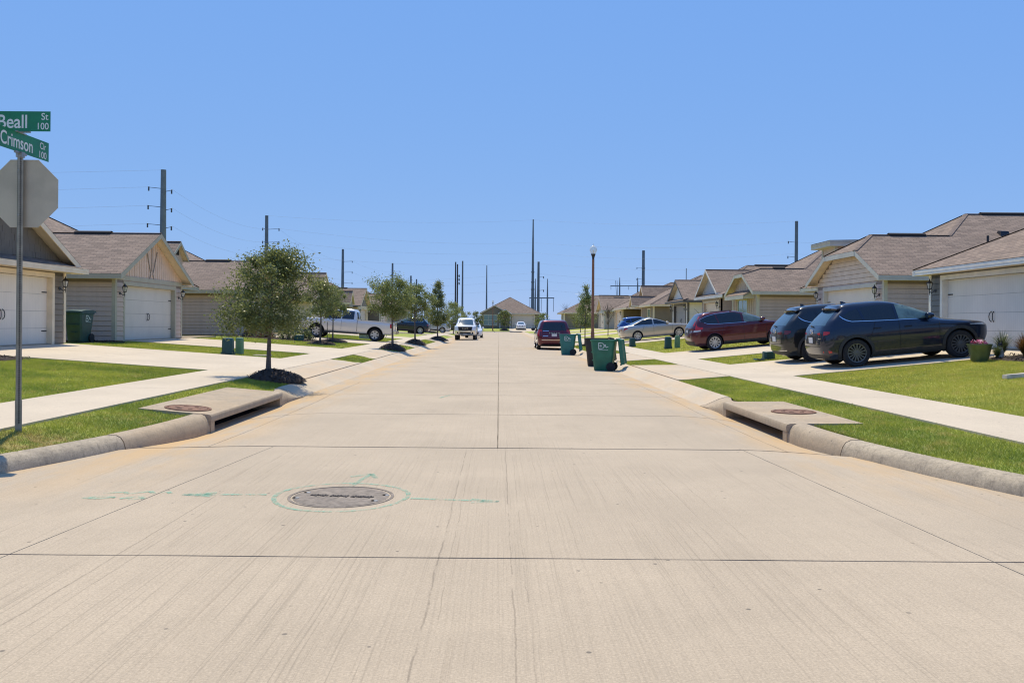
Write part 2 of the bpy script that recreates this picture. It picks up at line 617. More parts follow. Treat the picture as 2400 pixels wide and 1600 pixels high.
def kerb_piece(parent, s, a, b, prof, m, arc=False, n=6, hs=(1, 1)):
    P = []
    for i in range(n + 1):
        t = a + (b - a) * i / n
        k = hs[0] + (hs[1] - hs[0]) * i / n
        row = []
        for d, z in prof:
            zz = z * k if z > 0 else z
            if arc:
                r = RC - d
                row.append((s * (FACE[s] + RC - r * math.cos(t)), Y0C[s] - r * math.sin(t), zz))
            else:
                row.append((s * (FACE[s] + d), t, zz))
        P.append(row)
    mb = MB()
    mb.grid(P)
    mb.poly(P[0])
    mb.poly(P[-1])
    return mk("kerb_section", mb, m, parent, 50)


for s in (-1, 1):
    kb = thing("kerb", None, None)
    kb['kind'] = 'structure'
    a0 = R(11) if s < 0 else R(7)
    a, b = INLET[s]
    kerb_piece(kb, s, 0.0, a0 - .001, CPROF, M_CURB2, True, 5, (1.08, 1.02))
    kerb_piece(kb, s, Y0C[s] + .003, a - .004, CPROF, M_CURB2, False, 2, (1.08, 1.08))
    ang = a0
    while ang < R(80):
        nx_ = min(ang + R(20), R(80))
        kerb_piece(kb, s, ang + .0006, nx_ - .0006, CPROF, M_CURB, True, 8)
        ang = nx_
    # nose that drops beyond the inlet, then a lay-down kerb all the way along
    kerb_piece(kb, s, b + .004, b + .30, CPROF, M_CURB2, False, 3, (1.08, .95))
    P = []
    for i in range(7):
        t = i / 6
        e = t * t * (3 - 2 * t)
        P.append([(s * (FACE[s] + d0 + (d1 - d0) * e), b + .304 + .9 * t, z0 * (1 - .05) + (z1 - z0) * e)
                  for (d0, z0), (d1, z1) in zip(CPROF, LAYP)])
    mb = MB(); mb.grid(P); mb.poly(P[0]); mb.poly(P[-1])
    mk("kerb_section", mb, M_CURB2, kb, 50)
    Y = b + 1.21
    while Y < 44:
        yb = Y + 3.8
        kerb_piece(kb, s, Y + .004, yb - .004, LAYP, M_APRON, False, 2)
        Y = yb
    kerb_piece(kb, s, Y + .004, 148.2, LAYP, M_APRON, False, 4)
kb = MB(); kb.grid([[(x, 148.2 + d, z) for x in (-8, 0, 8)] for d, z in ((0, -.03), (.12, .06), (.3, .14), (.5, .142))])
struct("kerb", kb, M_APRON)
# far side of the cross street
kb = MB(); kb.grid([[(x, -5.9 - d, z) for x in (-60, 0, 60)] for d, z in ((0, -.1), (0.03, .1), (.12, .15), (.3, .15))])
struct("kerb", kb, M_CURB)

# ------------------------------------------------------------------ storm drain inlets
M_RUST = mat("rusty_iron", (.21, .105, .062), .85, .35, 9, 60, .5)
M_IRON = mat("worn_iron", (.235, .19, .148), .8, .25, 14, 90, .8, wear=((.40, .33, .25, 1), .75, 5))
for s in (-1, 1):
    a, b = INLET[s]
    f = FACE[s]
    bk = 1.04
    lab = {-1: "concrete storm drain inlet with rusty round lid beside the street sign post",
           1: "concrete storm drain inlet with rusty round lid on the dark parked cars' side"}[s]
    t = thing("storm_drain", lab, "storm drain", (s * f, (a + b) / 2, 0), 0, "storm drain inlets at the kerb")
    h = (b - a) / 2
    g_ = lambda x0, x1, y0, y1, z0, z1: (min(s * x0, s * x1), max(s * x0, s * x1), y0, y1, z0, z1)
    bz = gz(s, f + bk, (a + b) / 2) + .008
    mb = MB()       # top slab with rounded front lip, sloping up to the back
    prof = [(-.015, .045), (-.02, .12), (.0, .150), (.04, .160), (bk, bz), (bk, .045)]
    mb.grid([[(s * d, y, z) for d, z in prof] for y in (-h, -h / 3, h / 3, h)], closed_u=True)
    mb.poly([(s * d, -h, z) for d, z in prof]); mb.poly([(s * d, h, z) for d, z in prof])
    mk("top_slab", mb, M_CURB2, t, 40)
    for e in (-1, 1):
        mb = MB(); mb.box(*g_(-.012, .5, e * h - (.16 if e > 0 else 0), e * h + (.16 if e < 0 else 0), -.2, .042))
        mk("end_post", mb, M_CURB2, t)
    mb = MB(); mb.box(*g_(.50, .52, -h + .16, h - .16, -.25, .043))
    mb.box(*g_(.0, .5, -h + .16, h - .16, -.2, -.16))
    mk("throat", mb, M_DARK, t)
    lx = .48 if s < 0 else .6
    ly = (12.75 if s < 0 else 13.2) - (a + b) / 2
    lz = .160 + (lx - .04) * (bz - .16)
    ld = MB()
    ld.lathe([(.0, .012), (.28, .012), (.285, .003), (.30, .003), (.305, .014), (.335, .014), (.34, -.03)], 28, (0, 0, 0))
    for k in range(6):
        an = k * math.pi / 3
        ld.box(.16 * math.cos(an) - .03, .16 * math.cos(an) + .03, .16 * math.sin(an) - .012, .16 * math.sin(an) + .012, .012, .018)
    mk("lid", ld, M_RUST, t, 40, loc=(s * lx, ly, lz), rot=(0, -s * (bz - .16), 0))

# ------------------------------------------------------------------ sidewalks and driveways
def zf_lift(s, lift):
    return lambda x, y: gz(s, abs(x), y) + lift


SIDEWALKS = {}
for s in (-1, 1):
    i_, o_ = WALK[s]
    mb = MB()
    Ys = [2.5, 4, 6, 8, 10, 12, 16, 20, 30, 60, 147]
    mb.grid([[(s * (i_ + .01), y, gz(s, i_, y) + .004), (s * (o_ - .01), y, gz(s, o_, y) + .004)] for y in Ys])
    sw = struct("sidewalk", mb, M_JOINT)
    SIDEWALKS[s] = sw
    cuts = [2.6, 5.6, 9.2, 15.25, 21.0, 27.6, 32.1, 38.5, 44.5, 50.6, 56.7]
    for a, b in zip(cuts, cuts[1:]):
        xa, xb = (s * i_, s * o_) if s > 0 else (s * o_, s * i_)
        slab([(xa, a), (xb, a), (xb, b), (xa, b)], 2, 4, zf_lift(s, .022), sw, M_WALK, thick=.08, gap=.007)
    mb = MB()
    mb.grid([[(s * i_, y, gz(s, i_, y) - .06), (s * i_, y, gz(s, i_, y) + .022), (s * o_, y, gz(s, o_, y) + .022), (s * o_, y, gz(s, o_, y) - .06)] for y in (56.72, 75, 100, 125, 147)])
    mk("slab_run", mb, M_WALK, sw, kind='stuff')

for s in (-1, 1):
    i_, o_ = WALK[s]
    for k, (ya, yb) in enumerate(DRIVES[s]):
        mb = MB()
        mb.grid([[(s * ax, y, gz(s, ax, y) + .003) for ax in (o_, 10, 13.98)] for y in (ya + .02, yb - .02)])
        dr = struct("driveway", mb, M_JOINT)
        bf = FACE[s] + .42
        fl = .75
        Cs = [(s * bf, ya - fl), (s * i_, ya), (s * i_, yb), (s * bf, yb + fl)]
        if s < 0:
            Cs = [Cs[1], Cs[0], Cs[3], Cs[2]]
        if k < 2:
            slab(Cs, 10, 5, zf_lift(s, .019), dr, M_APRON, thick=.08, gap=.006)
            cx = [o_, 10.6, 14.0]
            cy = [ya, (ya + yb) / 2, yb]
            for i in range(2):
                for j in range(2):
                    xa, xb = sorted((s * cx[i], s * cx[i + 1]))
                    slab([(xa, cy[j]), (xb, cy[j]), (xb, cy[j + 1]), (xa, cy[j + 1])], 3, 2, zf_lift(s, .02), dr, M_WALK, thick=.08, gap=.005)
        else:
            slab(Cs, 8, 3, zf_lift(s, .019), dr, M_APRON, thick=.08, gap=.006)
            xa, xb = sorted((s * o_, s * 14.0))
            slab([(xa, ya), (xb, ya), (xb, yb), (xa, yb)], 4, 2, zf_lift(s, .02), dr, M_WALK, thick=.08, gap=.005)
# drive of the house that closes the street
mb = MB()
mb.grid([[(x, y, z + .02) for x in (1.9, 7.0)] for y, z in ((148.3, .14), (152, .30), (159, .62), (161, .64))])
struct("driveway", mb, M_WALK)

# ------------------------------------------------------------------ manhole and spray paint
t = thing("manhole_cover", "round worn iron manhole cover in the road ringed with green spray paint", "manhole cover", (-1.345, 7.35, 0), R(-8))
mb = MB(); mb.lathe([(.452, -.02), (.452, .004), (.428, .005), (.424, -.012)], 48, cap=False)
mb.lathe([(.427, -.011), (.40, -.0112)], 48, cap=False, m=1)
mk("frame", mb, [M_IRON, M_DARK], t, 40)
mb = MB(); mb.lathe([(.0, .004), (.40, .004), (.408, .002), (.410, -.014)], 48)
mk("lid", mb, M_IRON, t, 40)
mb = MB()
for k in range(25):
    x = -.27 + k * .0225
    if k in (7, 15): continue
    h = .018 + .010 * ((k * 7) % 3)
    mb.box(x, x + .016, -h, h * .9, .004, .010)
mk("raised_lettering", mb, mat("iron_lettering", (.07, .055, .045), .8, .3, 30), t)
for k, (x, y) in enumerate(((-.345, .1), (.33, -.13), (-.36, -.13), (.36, .12))):
    mb = MB(); mb.lathe([(0.0, .0052), (.028, .0052)], 12, (x, y, 0))
    mk("pick_hole", mb, M_DARK, t)
    mb = MB(); mb.lathe([(0.0, .0085), (.017, .008), (.02, .0053)], 10, (x + .016, y - .006, 0))
    mk("bolt_head", mb, M_STEEL, t)

g = NG("green_paint")
P = g.pos()
n1 = g.noise(P, 9.0, 5.0, .75)
n2 = g.noise(g.pos((60, 3, 1)), 1.0, 3.0, .7)
f = g.math('MULTIPLY', g.mapr(n1, .34, .62), g.mapr(n2, .3, .6, .35, 1))
tr = g.n("ShaderNodeBsdfTransparent")
b1 = g.bsdf((.20, .50, .36), .9)
M_PAINT = g.done(g.n("ShaderNodeMixShader", {0: g.math('MULTIPLY', f, .62), 1: tr.outputs[0], 2: b1.outputs[0]}))


def stroke(mb, pts, w, z=.0042):
    for (x0, y0), (x1, y1) in zip(pts, pts[1:]):
        d = Vector((x1 - x0, y1 - y0))
        nrm = Vector((-d.y, d.x)).normalized() * w / 2
        mb.poly([(x0 - nrm.x, y0 - nrm.y, z), (x1 - nrm.x, y1 - nrm.y, z), (x1 + nrm.x, y1 + nrm.y, z), (x0 + nrm.x, y0 + nrm.y, z)])


def paint(label, polys, w):
    mb = MB()
    for p in polys:
        stroke(mb, p, w)
    mk("paint_mark", mb, M_PAINT, None, label=label, cat="paint marking")


ring = [(-1.345 + (.57 + .015 * math.sin(3 * a)) * math.cos(a), 7.35 + .60 * math.sin(a)) for a in np.linspace(0, 2 * math.pi, 49)]
paint("green spray painted ring around the manhole cover", [ring], .042)
paint("green spray painted arrow pointing left from the manhole", [[(-2.0, 7.40), (-2.72, 7.37)], [(-2.45, 7.46), (-2.72, 7.37), (-2.45, 7.31)], [(-2.55, 7.41), (-2.45, 7.37)]], .055)
paint("green spray painted arrow pointing right from the manhole", [[(-.74, 7.29), (0.01, 7.19)], [(-.22, 7.28), (.01, 7.19), (-.22, 7.14)], [(-.16, 7.22), (-.1, 7.19)]], .05)
paint("green spray painted arrow pointing up the street beside the manhole", [[(-1.34, 7.82), (-1.25, 8.46)], [(-1.42, 8.28), (-1.25, 8.46), (-1.17, 8.22)]], .05)
paint("faded green spray painted scribble left of the arrows", [
    [(-3.50, 7.20), (-3.36, 7.27), (-3.24, 7.23), (-3.36, 7.17), (-3.50, 7.20)], [(-3.18, 7.18), (-3.05, 7.28), (-2.98, 7.2), (-3.1, 7.16)],
    [(-3.42, 7.40), (-3.25, 7.46), (-3.2, 7.38), (-3.05, 7.50)], [(-3.05, 7.5), (-2.97, 7.4), (-2.9, 7.5), (-2.84, 7.42)]], .045)
paint("short green spray painted tick far up the road near the centre joint", [[(-1.17, 17.1), (-1.0, 17.75)]], .07)
# ------------------------------------------------------------------ houses
def lap_mat(name, c):
    if name in MATS:
        return MATS[name]
    g = NG(name)
    P = g.pos()
    z = g.n("ShaderNodeSeparateXYZ", {0: g.obj()}).outputs[2]
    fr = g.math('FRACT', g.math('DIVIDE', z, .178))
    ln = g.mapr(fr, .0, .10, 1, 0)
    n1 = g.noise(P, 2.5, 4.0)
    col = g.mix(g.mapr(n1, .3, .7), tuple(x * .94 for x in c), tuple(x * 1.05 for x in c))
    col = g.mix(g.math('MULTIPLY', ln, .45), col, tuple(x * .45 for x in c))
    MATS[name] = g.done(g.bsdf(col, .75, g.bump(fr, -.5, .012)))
    return MATS[name]


def bead_mat(name, c):
    if name in MATS:
        return MATS[name]
    g = NG(name)
    P = g.obj()
    sx = g.n("ShaderNodeSeparateXYZ", {0: P})
    fr = g.math('FRACT', g.math('DIVIDE', sx.outputs[1], .085))
    ln = g.math('ADD', g.mapr(fr, 0, .12, 1, 0), g.mapr(fr, .88, 1, 0, 1))
    n1 = g.noise(g.pos((1, 1, .6)), 1.3, 5.0, .6)
    gr = g.noise(g.obj((2, 60, 1.2)), 2.0, 3.0, .6)
    col = g.mix(g.mapr(n1, .3, .7), tuple(x * .92 for x in c), c)
    col = g.mix(g.math('MULTIPLY', ln, .20), col, tuple(x * .5 for x in c))
    col = g.mix(g.mapr(gr, .5, .8, 0, .12), col, tuple(x * .6 for x in c))
    MATS[name] = g.done(g.bsdf(col, .55, g.bump(ln, -.5, .008)))
    return MATS[name]


def win_glass():
    g = NG("window_glass")
    rnd = g.n("ShaderNodeObjectInfo").outputs['Random']
    c = g.mix(rnd, (.10, .17, .17), (.26, .36, .35))
    return g.done(g.bsdf(c, .06, None, Specular_IOR_Level=.9))


M_WIN = win_glass()
ZE, SL, OH = 2.47, .5, .4
WT = 2.30


def paintm(c, nm):
    return mat("paint_" + nm, c, .62, .07, 2.5, 45, .12)


PAL = {
    'greige': dict(wall=(.22, .18, .13), trim=(.80, .66, .46), door=(.86, .77, .63), gable=(.150, .128, .098), nm='greige'),
    'tan': dict(wall=(.53, .415, .32), trim=(.42, .39, .28), door=(.66, .61, .50), gable=(.70, .51, .365), nm='tan'),
    'rose': dict(wall=(.51, .385, .305), trim=(.43, .40, .29), door=(.6, .54, .42), gable=(.62, .47, .34), nm='rose'),
    'slate': dict(wall=(.185, .180, .160), trim=(.82, .78, .68), door=(.86, .80, .68), gable=(.20, .19, .17), nm='slate'),
    'beige': dict(wall=(.54, .435, .375), trim=(.52, .51, .43), door=(.72, .68, .57), gable=(.68, .55, .41), nm='beige'),
    'clay': dict(wall=(.49, .39, .33), trim=(.54, .52, .43), door=(.78, .67, .49), gable=(.60, .48, .34), nm='clay'),
    'white': dict(wall=(.70, .66, .56), trim=(.105, .095, .08), door=(.37, .34, .285), gable=(.78, .75, .66), nm='white'),
    'taupe': dict(wall=(.23, .18, .125), trim=(.76, .64, .46), door=(.74, .62, .47), gable=(.26, .23, .17), nm='taupe'),
    'cream': dict(wall=(.60, .49, .33), trim=(.74, .63, .40), door=(.70, .61, .45), gable=(.32, .28, .22), nm='cream'),
}


class House:
    def __init__(H, label, s, Y0, m, pal, z0, boards=True, loc=None, rz=0, gw=6.5, X0=14.0, name="house"):
        H.s, H.m, H.boards, H.gw = s, m, boards, gw
        H.p = PAL[pal]
        n = H.p['nm']
        H.mw = lap_mat("siding_" + n, H.p['wall'])
        H.mb_ = paintm(H.p['wall'], "board_" + n)
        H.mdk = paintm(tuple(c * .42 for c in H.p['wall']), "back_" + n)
        H.mg = paintm(H.p['gable'], "gable_" + n)
        H.mt = paintm(H.p['trim'], "trim_" + n)
        H.md = bead_mat("garage_" + n, H.p['door'])
        H.msof = paintm((.62, .51, .36), "soffit")
        H.root = thing(name, label, "house", loc if loc else (s * X0, Y0, z0), rz, "houses along the street")

    def T(H, u, w, z):
        return (H.s * u, H.m * w, z)

    def box(H, mb, u0, u1, w0, w1, z0, z1):
        a, b = sorted((H.s * u0, H.s * u1)); c, d = sorted((H.m * w0, H.m * w1))
        mb.box(a, b, c, d, z0, z1)

    def boxpart(H, name, args, m, parent=None, kind=None):
        mb = MB()
        for a in (args if isinstance(args[0], (list, tuple)) else [args]):
            H.box(mb, *a)
        return mk(name, mb, m, parent or H.root, kind=kind)

    # one wall between plan points a and b, outward direction o (u,w)
    def wall(H, a, b, o, z0, z1, boards=None, gaps=(), corner=True, bd=None):
        boards = H.boards if boards is None else boards
        th = .10
        a = Vector(a); b = Vector(b); o = Vector(o)
        d = (b - a); L = d.length; d = d / L
        mb = MB()
        q = [a, b, b - o * th, a - o * th]
        mb.hexa([H.T(p.x, p.y, z0) for p in q], [H.T(p.x, p.y, z1) for p in q])
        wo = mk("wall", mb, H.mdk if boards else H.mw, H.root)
        if boards:
            e = .178
            n = int((z1 - z0) / e + .6)
            segs = [(0.0, L)]
            prof = [(-.002, 0), (.030, 0), (.012, e - .011), (-.002, e - .011)]
            mbb = MB()
            P = [[H.T(*(a + d * t + o * x), z) for x, z in prof] for t in (.0, L)]
            mbb.grid(P, closed_u=True); mbb.poly(P[0]); mbb.poly(P[1])
            me = mbb.mesh("board", bd or H.mb_)
            for k in range(n):
                zz = z0 + k * e
                if zz + e + .018 > z1 + .03:
                    continue
                link("board", me, wo, loc=(0, 0, zz))
        return wo

    def corner(H, u, w, z0, z1, name="corner_trim", ou=-1, ow=-1, s_=.10):
        # L-shaped corner board that stands proud of both faces
        args = [(u + ou * .034, u - ou * .0, w + ow * .034, w - ow * s_, z0, z1), (u + ou * .0005, u - ou * s_, w + ow * .034, w + ow * .0005, z0, z1)]
        return H.boxpart(name, args, H.mt)

    def roof(H, faces, caps, vents=(), pipes=()):
        top, sof = MB(), MB()
        uvs = []
        for f in faces:
            P = [Vector(H.T(*p)) for p in f]
            nrm = Vector((0, 0, 0))
            for i in range(len(P)):
                nrm += (P[i] - P[0]).cross(P[(i + 1) % len(P)] - P[0])
            nrm.normalize()
            if nrm.z < 0:
                nrm = -nrm; P = P[::-1]
            top.poly(P)
            h = Vector((-nrm.y, nrm.x, 0))
            h = h.normalized() if h.length > 1e-4 else Vector((1, 0, 0))
            sl = nrm.cross(h)
            uvs += [(p.dot(h), p.dot(sl)) for p in P]
            sof.poly([p - Vector((0, 0, .10)) for p in P[::-1]])
        me = top.mesh("roof", M_SHINGLE, recalc=False)
        ul = me.uv_layers.new(name="UVMap")
        ul.data.foreach_set("uv", [c for q in uvs for c in q])
        H.roof_o = link("roof", me, H.root)
        mk("soffit", sof, H.msof, H.root)
        cp = MB()
        for a, b in caps:
            A, B = Vector(H.T(*a)), Vector(H.T(*b))
            d = (B - A).normalized(); sd_ = d.cross(Vector((0, 0, 1))).normalized() * .10
            up = Vector((0, 0, .022))
            cp.poly([A - sd_ + up * .1, A + up, B + up, B - sd_ + up * .1]); cp.poly([A + up, A + sd_ + up * .1, B + sd_ + up * .1, B + up])
        if caps:
            mk("ridge_cap", cp, M_RIDGE, H.roof_o)
        for a, b in vents:
            A, B = Vector(H.T(*a)), Vector(H.T(*b))
            d = (B - A).normalized(); sd_ = d.cross(Vector((0, 0, 1))).normalized() * .14
            v = MB(); dz = Vector((0, 0, -.05))
            up = Vector((0, 0, .085))
            v.hexa([A - sd_ + dz, A + sd_ + dz, B + sd_ + dz, B - sd_ + dz], [A - sd_ + up * .4, A + sd_ + up * .4, B + sd_ + up * .4, B - sd_ + up * .4])
            v.poly([A - sd_ + up * .42, A + up, B + up, B - sd_ + up * .42]); v.poly([A + sd_ + up * .42, A + up, B + up, B + sd_ + up * .42])
            mk("ridge_vent", v, mat("vent_black", (.03, .027, .025), .8), H.roof_o)
        for (u, w, z, kind) in pipes:
            p = MB(); c = H.T(u, w, z)
            if kind == 'pipe':
                p.tube([(c[0], c[1], c[2] - .1), (c[0], c[1], c[2] + .42)], .045, 8)
                p.lathe([(.16, -.06), (.12, .04), (.05, .10)], 10, c)
                mk("vent_pipe", p, M_BLACKMETAL, H.roof_o)
            else:
                p.hexa([(c[0] - .2, c[1] - .2, c[2] - .12), (c[0] + .2, c[1] - .2, c[2] - .12), (c[0] + .2, c[1] + .2, c[2] - .12), (c[0] - .2, c[1] + .2, c[2] - .12)],
                       [(c[0] - .15, c[1] - .12, c[2] + .12), (c[0] + .15, c[1] - .12, c[2] + .12), (c[0] + .15, c[1] + .12, c[2] + .16), (c[0] - .15, c[1] + .12, c[2] + .16)])
                mk("roof_vent", p, M_BLACKMETAL, H.roof_o)

    def beam(H, name, a, b, h=.17, th=.028, m=None, parent=None, side=None):
        # a board hung below the line a-b, thickness along plan normal
        A, B = Vector(H.T(*a)), Vector(H.T(*b))
        d = B - A
        n = Vector((-d.y, d.x, 0)).normalized() * th / 2
        dn = Vector((0, 0, -h))
        if side is not None:
            o_ = Vector(H.T(*side)); n = n if n.dot(o_) > 0 else -n
            q = [A, B, B + 2 * n, A + 2 * n]
        else:
            q = [A - n, B - n, B + n, A + n]
        mb = MB(); mb.hexa([p + dn for p in q], q)
        return mk(name, mb, m or H.mt, parent or H.root)

    def lantern(H, w, z=1.78, u=0.0):
        p = MB()
        p.lathe([(.0, .018), (.05, .018), (.06, 0)], 10, (0, 0, 0), 'x')
        p.tube([(-.02, 0, -.0), (-.10, 0, -.07), (-.17, 0, -.03), (-.17, 0, .05)], .014, 6)
        p.tube([(-.17, 0, -.14), (-.17, 0, -.03)], [.006, .02], 6)
        p.lathe([(.035, .03), (.055, .05), (.06, .06)], 6, (-.17, 0, 0))
        p.lathe([(.11, .235), (.10, .25), (.04, .31), (.02, .33), (.022, .35), (.0, .40)], 6, (-.17, 0, 0))
        for k in range(6):
            a = k * math.pi / 3
            p.tube([(-.17 + .06 * math.cos(a), .06 * math.sin(a), .05), (-.17 + .098 * math.cos(a), .098 * math.sin(a), .24)], .007, 4)
        if H.s < 0:
            p.v = [(-x, y, zz) for x, y, zz in p.v]
        o = mk("wall_lantern", p, M_BLACKMETAL, H.root, loc=H.T(u - .035, w, z))
        q = MB(); q.lathe([(.05, .06), (.088, .235)], 6, (-.17 if H.s > 0 else .17, 0, 0))
        mk("lantern_glass", q, M_GLASS_LAMP, o)

    def garage_door(H, w0, w1, z1=2.1, u=.15, hinges=True):
        W = w1 - w0
        mb = MB(); H.box(mb, u + .045, u + .055, w0 - .01, w1 + .01, 0, z1 + .02)
        d = mk("garage_door", mb, M_DARK, H.root)
        n = 4
        h = z1 / n
        mb = MB(); H.box(mb, u, u + .04, w0, w1, .002, h - .004)
        me = mb.mesh("door_panel", H.md)
        for k in range(n):
            link("door_panel", me, d, loc=(0, 0, k * h))
        if hinges:
            L = .30
            for ww in (w0, w1 - L):
                for zz in (.42, 1.62):
                    mb = MB(); H.box(mb, u - .012, u, ww + .02, ww + L, zz, zz + .035)
                    mk("hinge", mb, M_BLACKMETAL, d)
            for e in (-1, 1):
                c = (w0 + w1) / 2 + e * .06
                mb = MB(); mb.tube([H.T(u - .005, c, .78), H.T(u - .05, c + e * .02, .84), H.T(u - .06, c + e * .03, .93), H.T(u - .05, c + e * .02, 1.02), H.T(u - .005, c, 1.08)], .013, 6)
                mk("handle", mb, M_BLACKMETAL, d)
        # jambs and trim
        H.boxpart("door_trim", [(-.030, .16, w0 - .14, w0 - .001, 0, z1 + .001), (-.030, .16, w1 + .001, w1 + .14, 0, z1 + .001), (-.030, .16, w0 - .14, w1 + .14, z1 + .002, z1 + .15)], H.mt)
        return d

    def window(H, wc, zc, W, Hh, u, o=-1, mull=1):
        t = .075
        fr = MB()
        for a in ((wc - W / 2 - t, wc - W / 2, zc - Hh / 2 - t, zc + Hh / 2 + t), (wc + W / 2, wc + W / 2 + t, zc - Hh / 2 - t, zc + Hh / 2 + t),
                  (wc - W / 2, wc + W / 2, zc + Hh / 2, zc + Hh / 2 + t), (wc - W / 2, wc + W / 2, zc - Hh / 2 - t, zc - Hh / 2)):
            H.box(fr, u - .045, u + .02, *a)
        f = mk("window", fr, H.mt if H.p['nm'] not in ('white',) else paintm((.7, .7, .68), 'winwhite'), H.root)
        mb = MB(); H.box(mb, u - .015, u - .005, wc - W / 2, wc + W / 2, zc - Hh / 2, zc + Hh / 2)
        mk("pane", mb, M_WIN, f)
        mb = MB()
        H.box(mb, u - .03, u - .012, wc - W / 2, wc + W / 2, zc - .02, zc + .02)
        for k in range(mull):
            x = wc - W / 2 + W * (k + 1) / (mull + 1)
            H.box(mb, u - .028, u - .013, x - .02, x + .02, zc - Hh / 2, zc + Hh / 2)
        mk("glazing_bar", mb, f.data.materials[0], f)

    def gable(H, wa, wb, ze, u0, u1, sl=SL, oh=.3, tri=True, trim=None, wm=None, full=None, rakeh=.16, vent=False, clip=0, boards=False):
        """a gabled roof whose end faces the street: wa..wb wall span, eaves at height ze, front at u0, running back to u1"""
        trim = trim or H.mt
        wm = wm or H.mg
        c = (wa + wb) / 2
        hw = (wb - wa) / 2 + oh
        za = ze + sl * hw
        uf = u0 - oh
        faces = [[(uf, c - hw, ze), (u1, c - hw, ze), (u1, c, za), (uf, c, za)], [(uf, c + hw, ze), (uf, c, za), (u1, c, za), (u1, c + hw, ze)]]
        keep = getattr(H, 'roof_o', None)
        H.roof(faces, [((uf, c, za), (u1, c, za))])
        g_roof = H.roof_o
        if keep is not None:
            H.roof_o = keep
        for e in (-1, 1):
            H.beam("rake_board", (uf, c + e * hw, ze - .01), (uf, c, za - .01), rakeh, .03, trim)
            H.beam("fascia", (uf, c + e * (hw - .02), ze - .01), (u1, c + e * (hw - .02), ze - .01), .15, .028, trim)
        hw2 = (wb - wa) / 2
        zb = ze + sl * oh - .1
        base = full if full is not None else zb - .3
        mb = MB()
        pts = [(wa, base), (wb, base), (wb, zb), (c, zb + sl * hw2), (wa, zb)]
        mb.hexa([H.T(u0, w, z) for w, z in pts], [H.T(u0 + .1, w, z) for w, z in pts])
        gwall = mk("gable_wall", mb, wm, H.root)
        if u1 - u0 > .5:
            for w in (wa, wb):
                H.boxpart("cheek_wall", (u0 + .1, u1, w - .04, w + .04, base, zb), wm)
        if vent:
            mb = MB(); H.box(mb, u0 - .02, u0 + .02, c - .3, c + .3, zb + .05, zb + .4)
            mk("louvre", mb, M_DARK, H.root)
        return gwall, (c, zb, hw2)


